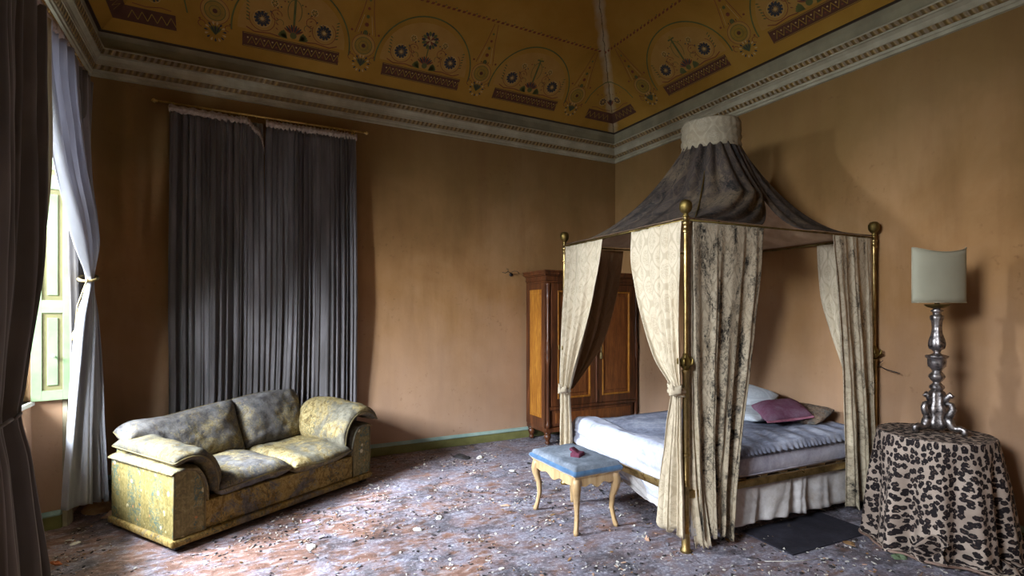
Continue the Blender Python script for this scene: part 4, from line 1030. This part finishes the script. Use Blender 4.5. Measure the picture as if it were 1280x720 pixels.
# legs at (.05,.04) etc.
for ix, iy in ((0, 0), (0, 1), (1, 0), (1, 1)):
    bxx = .035 if ix == 0 else SW-.035; byy = .035 if iy == 0 else SD-.035; ox = -1 if ix == 0 else 1; oy = -1 if iy == 0 else 1
    bm = bmesh.new(); ks = [(0, .012, .014), (.02, .010, .016), (.06, .000, .014), (.14, -.012, .0145), (.22, -.008, .018), (.29, .008, .024), (.33, .010, .028), (.365, .004, .028), (.40, .0, .026)]
    pts = []; 
    for z, off, r in ks: pts.append((bxx+ox*off, byy+oy*off, z))
    # square-section leg
    rings = []
    for (x, y, z), (_, _, r) in zip(pts, ks): rings.append([bm.verts.new((x+a*r, y+b*r, z)) for a, b in ((-1, -1), (1, -1), (1, 1), (-1, 1))])
    for i in range(len(rings)-1):
        for k in range(4): bm.faces.new((rings[i][k], rings[i][(k+1) % 4], rings[i+1][(k+1) % 4], rings[i+1][k]))
    bm.faces.new(rings[0][::-1]); bm.faces.new(rings[-1])
    bmesh.ops.bevel(bm, geom=[e for e in bm.edges if abs((e.verts[0].co-e.verts[1].co).normalized().z) > .5], offset=.005, segments=2, affect='EDGES')
    finish('leg', bm, BEECH, st)
def apron(p, q, n=24):
    bm = bmesh.new(); p, q = Vector((*p, 0)), Vector((*q, 0)); d = (q-p); nn = Vector((d.y, -d.x, 0)).normalized()*.011; F = []; 
    for k in range(n+1):
        a = k/n; s_ = abs(2*a-1); zl = .335-.028*math.cos(a*2*PI*1.0)*(-1) - .016*math.cos(a*PI*6)*(.5) - .03*s_**6
        zl = .345 + .018*math.cos(2*PI*(a-.5))*-1 - .045*s_**4 + .012*math.cos(6*PI*a)
        c_ = p+d*a; F.append([bm.verts.new((c_+nn*s2+Vector((0, 0, z)))) for s2 in (1, -1) for z in (zl, .405)])
    for k in range(n):
        a, b = F[k], F[k+1]
        for i, j in ((0, 1), (1, 3), (3, 2), (2, 0)): bm.faces.new((a[i], b[i], b[j], a[j]))
    bmesh.ops.recalc_face_normals(bm, faces=bm.faces); finish('apron', bm, BEECH, st, smooth=False)
e = .022
apron((e+.02, e), (SW-e-.02, e)); apron((SW-e, e+.02), (SW-e, SD-e-.02)); apron((SW-e-.02, SD-e), (e+.02, SD-e)); apron((e, SD-e-.02), (e, e+.02))
bm = bmesh.new(); box(bm, 0, SW, 0, SD, .400, .418, .004); finish('seat_frame', bm, BEECH, st)
slab(lambda x, y: .012*(1-((x-.2)/.2)**2)*(1-((y-.3)/.3)**2)+.004*noise.noise(Vector((x*14, y*14, 0))), -.004, SW+.004, -.004, SD+.004, .412, .482, .030, 26, 34, 'seat', [VELV, VELB], st)
rb = thing('trinket_box', 'small open dark red velvet box lying on the blue stool', 'box', (2.26, 3.22, .482), .5); rb.scale = (1.25, 1.25, 1.5)
bm = bmesh.new(); box(bm, -.038, .038, -.03, .03, 0, .026, .006); finish('base', bm, BURG, rb)
bm = bmesh.new(); box(bm, -.036, .036, -.03, .028, 0, .014, .005); o = finish('lid', bm, BURG, rb); o.location = (.004, .020, .022); o.rotation_euler = (.45, .10, .15)

# ------------------------------------------------------------ leopard cloth table
TX, TY, TR, TZ = 4.155, 1.79, .315, .75
bm = bmesh.new()
th0 = math.radians(-48)
def leo(a, b):
    th = 2*PI*a
    fold = math.sin(9*th+.6*math.sin(2*th)+.8)+.45*math.sin(17*th+1.3)+.3*math.sin(5*th)
    if b < .28:
        q = b/.28; return Vector((TX+TR*q*math.cos(th), TY+TR*q*math.sin(th), TZ+.0015*math.sin(6*th)*q))
    toR = max(0, math.cos(th-th0))
    if b < .78:
        q = (b-.28)/.50; zz = TZ*(1-q)
        r = TR+.012*min(1, q*9)+(.05+.035*toR)*q**1.1+fold*.042*min(1, q*2.6)*(.4+.6*q)
        if q < .06: zz = TZ-.03*(q/.06)**2
        z = max(.012, zz)
    else:
        q = (b-.78)/.22; r = TR+.012+.05+.035*toR+fold*.036*(1-.6*q)+q*(.03+.46*toR**1.5); z = .012+.05*abs(math.sin(q*7+th*6+2*math.sin(th*3)))*(1-q*.5)*(.3+toR)+.10*max(0, noise.noise(Vector((th*4, q*4, 2))))*(.2+toR)*(1-q)
    x, y = TX+r*math.cos(th), TY+r*math.sin(th)
    return Vector((min(x, XR-.035+.006*math.sin(z*40)), y, z))
def leouv(a, b):
    th = 2*PI*a
    if b < .28: r = TR*b/.28; return (r*math.cos(th)+5, r*math.sin(th)+5)
    return (a*2*PI*TR*1.25, (b-.28)*1.5)
surf(bm, leo, 300, 90, closed=True, uvf=leouv)
lc = finish('tablecloth', bm, LEO); s_ = lc.modifiers.new('t', 'SOLIDIFY'); s_.thickness = .004; s_.offset = 1
tag(lc, 'leopard print cloth draped over a round side table and pooling on the floor', 'tablecloth')
# brown hem
HEM = simple('brown_satin_hem', '#6d554a', '#876c5e', .5)
bm = bmesh.new(); tube(bm, [tuple(leo(i/160, .999)+Vector((0, 0, .004))) for i in range(161)], .008, 6); finish('hem', bm, HEM, lc)
# turned-up corner at the left
bm = bmesh.new()
surf(bm, lambda a, b: Vector((TX-.37-.05*b+.05*math.sin(a*7), TY-.23+.20*a+.02*math.sin(b*6), .03+.19*b*(1-.5*a)+.02*math.sin(a*9+b*4))), 20, 14, uvf=lambda a, b: (a*.22, b*.24)); o = finish('turned_corner', bm, LEO, lc); s_ = o.modifiers.new('t', 'SOLIDIFY'); s_.thickness = .004

# ------------------------------------------------------------ lamp
lp = thing('table_lamp', 'tarnished silver candlestick lamp with a curved parchment shade on the leopard table', 'lamp', (4.155, 1.775, TZ+.004))
bm = bmesh.new()
for k in range(3):
    a = 2*PI*k/3 + math.atan2(-.883, -.469)+.55
    c_, s_ = math.cos(a), math.sin(a)
    R = lambda r, z: (r*c_, r*s_, z)
    tube(bm, [R(.135, .012), R(.150, .018), R(.150, .038), R(.130, .046), R(.105, .038), R(.085, .045), R(.07, .075), R(.06, .11)], [.016, .019, .019, .020, .021, .026, .028, .024], 8)
    tube(bm, [R(.05, .10), R(.075, .13), R(.088, .165), R(.078, .195), R(.055, .20), (.05*c_, .05*s_, .185)], [.020, .023, .021, .018, .014, .010], 8)
    tube(bm, [R(.04, .20), R(.055, .235), R(.075, .262), R(.085, .25), R(.075, .238)], [.018, .018, .015, .012, .008], 8)
finish('scroll_feet', bm, SILVER, lp)
bm = bmesh.new(); lathe(bm, [(.03, .02), (.055, .04), (.06, .07), (.045, .10), (.055, .14), (.058, .17), (.042, .20), (.046, .24), (.040, .27), (.025, .285)], 24, mod=lambda a, z: 1+.12*math.cos(6*a)); finish('base', bm, SILVER, lp)
bm = bmesh.new(); lathe(bm, [(.026, .28), (.040, .295), (.038, .31), (.024, .325), (.02, .335), (.03, .345), (.044, .37), (.040, .385), (.024, .405), (.028, .42), (.046, .44), (.050, .47), (.048, .49), (.058, .50), (.06, .512), (.03, .52), (.018, .53), (.022, .545), (.042, .56), (.048, .59), (.042, .62), (.030, .66), (.026, .70), (.030, .74), (.036, .76), (.036, .775), (.022, .785), (.022, .80), (.034, .81), (.02, .822), (.018, .832)], 24, mod=lambda a, z: 1+(.09*math.cos(8*a) if .53 < z < .76 else .06*math.cos(6*a))); finish('stem', bm, SILVER, lp)
bm = bmesh.new(); lathe(bm, [(.02, .825), (.05, .835), (.066, .845), (.070, .852), (.064, .854), (.03, .845), (.012, .86), (.012, .93)], 24); finish('drip_pan', bm, BRASS_D, lp)
# shade: half cylinder with a scooped top
rz0 = math.atan2(-.883, -.469)
bm = bmesh.new()
def shd(a, b):
    t_ = (a-.5)*PI*1.0; th = rz0+.05+t_
    top = .365*1.0-.035*math.cos(t_)**2 + .0
    z = .865+lerp(0, top, b)
    r = .178
    return Vector((r*math.sin(t_)*.883*1.0 + .0, -r*math.sin(t_)*.469, z)) + Vector((math.cos(rz0), math.sin(rz0), 0))*(.06*math.cos(t_)*1.0+.015)
surf(bm, shd, 30, 10); o = finish('lamp_shade', bm, SHADE_M, lp); s_ = o.modifiers.new('t', 'SOLIDIFY'); s_.thickness = .004
bm = bmesh.new()
for b_ in (0, 1): tube(bm, [tuple(shd(i/24, b_)) for i in range(25)], .0035, 6)
for a_ in (0, 1): tube(bm, [tuple(shd(a_, i/4)) for i in range(5)], .0035, 6)
finish('trim', bm, ARCH, o)
bm = bmesh.new(); tube(bm, [(-.07, .0, .03), (-.12, .05, .035), (-.2, .13, .02), (-.28, .15, .008), (-.31, .16, .004)], .0025, 6); finish('cord', bm, BLACK, lp)

# ------------------------------------------------------------ wall fittings
tw = thing('wall_bracket', 'broken twisted wire lamp bracket left on the back wall beside the wardrobe', 'bracket', (3.03, YB, 2.02))
bm = bmesh.new(); tube(bm, [(0, 0, 0), (-.03, -.05, .02), (-.08, -.08, .03), (-.12, -.09, .01), (-.16, -.08, .02)], [.006, .005, .004, .004, .003], 6)
tube(bm, [(-.03, -.05, .02), (-.0, -.09, .04), (.04, -.10, .035), (.07, -.09, .01)], .003, 6); tube(bm, [(-.08, -.08, .03), (-.09, -.1, .06), (-.12, -.11, .06)], .003, 6); finish('wire_arm', bm, BLACK, tw)
bm = bmesh.new(); tube(bm, [(0, 0, 0), (0, -.012, 0)], .022, 10); finish('rose', bm, BLACK, tw)
tw = thing('wall_cable', 'loose black cable sprouting from the right wall beside the bedpost', 'cable', (XR, 2.42, 1.10))
bm = bmesh.new(); tube(bm, [(0, -.0, 0), (-.03, -.05, .02), (-.06, -.12, .0), (-.07, -.22, -.02)], .004, 6); tube(bm, [(-.03, -.05, .02), (-.06, -.07, .05), (-.05, -.09, .07)], .003, 6); finish('wire', bm, BLACK, tw)
for (x, y, z) in ((0, 0, 0),):
    pass

# ------------------------------------------------------------ the floor's hatch board and litter
hb = thing('floor_board', 'dark sooty square board lying flat on the floor beside the bed', 'board', (3.59, 2.31, 0), -.05)
bm = bmesh.new(); box(bm, -.42, .42, -.205, .205, 0, .010, .003); finish('sheet', bm, DARKMAT, hb, smooth=False)
CH_W = simple('white_plaster_chip', '#cfcac2', '#a9a39b', .8); CH_P = simple('peach_plaster_chip', '#b18f78', '#9a755e', .85); CH_D = simple('charred_flake', '#1c1a1c', '#2c2829', .8)
CH_L = simple('dry_leaf', '#6e5030', '#8a6a44', .8); CH_G = simple('grey_dust_flake', '#62606a', '#86848e', .9); CH_O = simple('orange_leaf', '#a85a26', '#8a4418', .7); CH_GR = simple('faded_green_leaf', '#4c5c40', '#66745a', .7)
def flake(bm, x, y, r, mi, h=.4, z=0):
    n = random.randint(4, 6); a0 = random.random()*6.28; el = random.uniform(.25, .9); ca, sa = math.cos(a0), math.sin(a0)
    tz = random.uniform(-h, h); pts = []
    for k in range(n):
        a = 2*PI*k/n; rr = r*random.uniform(.7, 1.2); u, v = rr*math.cos(a), rr*el*math.sin(a); pts.append((x+u*ca-v*sa, y+u*sa+v*ca, z+abs(tz)*r+u*tz+.001+r*.15))
    A = [bm.verts.new(p) for p in pts]; t_ = min(.004, r*.35); B = [bm.verts.new((p[0], p[1], max(.0004, p[2]-t_))) for p in pts]
    bm.faces.new(A).material_index = mi
    for k in range(n): bm.faces.new((A[k], B[k], B[(k+1) % n], A[(k+1) % n])).material_index = mi
bm = bmesh.new(); cnt = 0
while cnt < 8000:
    x, y = random.uniform(-1.0, 4.55), random.uniform(1.0, 5.65)
    d = noise.noise(Vector((x*1.6, y*1.6, 3)))*.6+noise.noise(Vector((x*5, y*5, 9)))*.6
    if random.random() > .35+d*1.6: continue
    if y > 4.02+(x+.33)*.62 and x < 1.1 and y < 5.6 and x > -.7: continue
    r = random.uniform(.003, .013)*(1.8 if random.random() < .08 else 1)
    if x > 4.3 and y < 2.6: continue
    mi = random.choices((0, 1, 2, 3, 4), (30, 10, 34, 8, 18))[0]; flake(bm, x, y, r, mi); cnt += 1
o = finish('floor_debris', bm, [CH_W, CH_P, CH_D, CH_L, CH_G], smooth=False, kind='stuff'); tag(o, 'fine litter of plaster chips, soot flakes and leaf bits strewn over the whole floor', 'debris')
bm = bmesh.new()
for k in range(420):
    x, y = random.uniform(-.9, 4.4), random.uniform(1.0, 5.0); 
    if y > 4.0+(x+.33)*.62 and x < 1.1: continue
    a = random.random()*6.28; l = random.uniform(.01, .035); b = a+random.uniform(-.6, .6)
    tube(bm, [(x, y, .003), (x+l*math.cos(a), y+l*math.sin(a), .006), (x+l*math.cos(a)+l*math.cos(b), y+l*math.sin(a)+l*math.sin(b), .003)], .0013, 4)
o = finish('floor_twigs', bm, CH_D, smooth=False, kind='stuff'); tag(o, 'thin dark twigs and straws scattered across the floor', 'twigs')
def scrap(name, label, cat, x, y, r, mat, h=.03, seed=0, n=9, crush=.7):
    bm = bmesh.new()
    def f(a, b):
        th = 2*PI*a; rr = r*b*(1+.35*noise.noise(Vector((math.cos(th)*1.3+seed, math.sin(th)*1.3, 0)))); 
        return Vector((rr*math.cos(th), rr*crush*math.sin(th), .003+h*(1-b)**.5*(.55+.6*noise.noise(Vector((math.cos(th)*2*b+seed, math.sin(th)*2*b, seed)))) ))
    surf(bm, f, 18, 6, closed=True)
    o = finish(name, bm, mat, None, smooth=False, loc=(x, y, 0), rot=(0, 0, seed*1.7)); s_ = o.modifiers.new('t', 'SOLIDIFY'); s_.thickness = .002; s_.offset = 1
    return tag(o, label, cat)
scrap('plaster_chip', 'large white plaster chip on the lit floor in front of the sofa', 'plaster chip', .463, 3.70, .045, CH_W, .03, 1)
scrap('paper_scrap', 'small pink paper scrap at the edge of the sofa shadow', 'paper scrap', .501, 4.18, .03, simple('pink_paper', '#b88aa0', '#a67890', .8), .012, 2)
scrap('rag', 'crumpled black rag on the floor by the back skirting board', 'rag', 2.18, 5.25, .13, CH_D, .05, 3, crush=.5)
scrap('paper_scrap', 'crumpled white paper beside the black rag', 'paper scrap', 2.34, 5.13, .05, CH_W, .035, 4)
scrap('leaf', 'curled orange dry leaf on the floor by the left foreground curtain', 'leaf', -.96, 4.20, .045, CH_O, .02, 5, crush=.5)
scrap('plaster_chip', 'white plaster chip near the niche under the side window', 'plaster chip', -.93, 4.50, .032, CH_W, .015, 6)
scrap('plaster_chip', 'white plaster chip in the middle of the open floor, nearest the camera', 'plaster chip', 1.169, 3.633, .035, CH_W, .03, 7)
scrap('plaster_chip', 'white plaster chip in the middle of the open floor, just beyond another one', 'plaster chip', 1.381, 3.769, .035, CH_W, .028, 8)
scrap('plaster_chip', 'long pale plaster chip on the floor left of the stool', 'plaster chip', 1.94, 3.76, .045, CH_P, .018, 9, crush=.35)
scrap('plaster_chip', 'pale pebble like plaster lump beside the foot of the nearest drape', 'plaster chip', 2.50, 2.74, .022, CH_P, .04, 10)
scrap('leaf', 'crumpled green leaf beside the leopard cloth hem', 'leaf', 3.74, 1.80, .055, CH_GR, .035, 11)
scrap('leaf', 'brown dry leaf by the edge of the dark floor board', 'leaf', 3.66, 2.06, .04, CH_L, .025, 12)
scrap('paper_scrap', 'crumpled yellowed paper below the lavender curtain', 'paper scrap', -.80, 4.98, .07, CH_P, .06, 13)
scrap('rag', 'brown crumpled rag heaped in the back left corner behind the sofa', 'rag', -.93, 5.22, .16, CH_L, .10, 14)
scrap('rag', 'grey dusty rag in the back left corner beside the brown one', 'rag', -.72, 5.30, .14, CH_G, .09, 15)
scrap('plaster_chip', 'white plaster chip in the gloom between stool and back wall', 'plaster chip', 2.42, 4.56, .03, CH_W, .02, 16)
gl = bmesh.new(); tube(gl, [(0, 0, .004), (.16, -.09, .004), (.33, -.14, .005)], .0022, 5); o = finish('straw', gl, CH_W, None, loc=(2.93, 2.16, 0)); tag(o, 'long pale straw lying at the near corner of the dark floor board', 'straw')
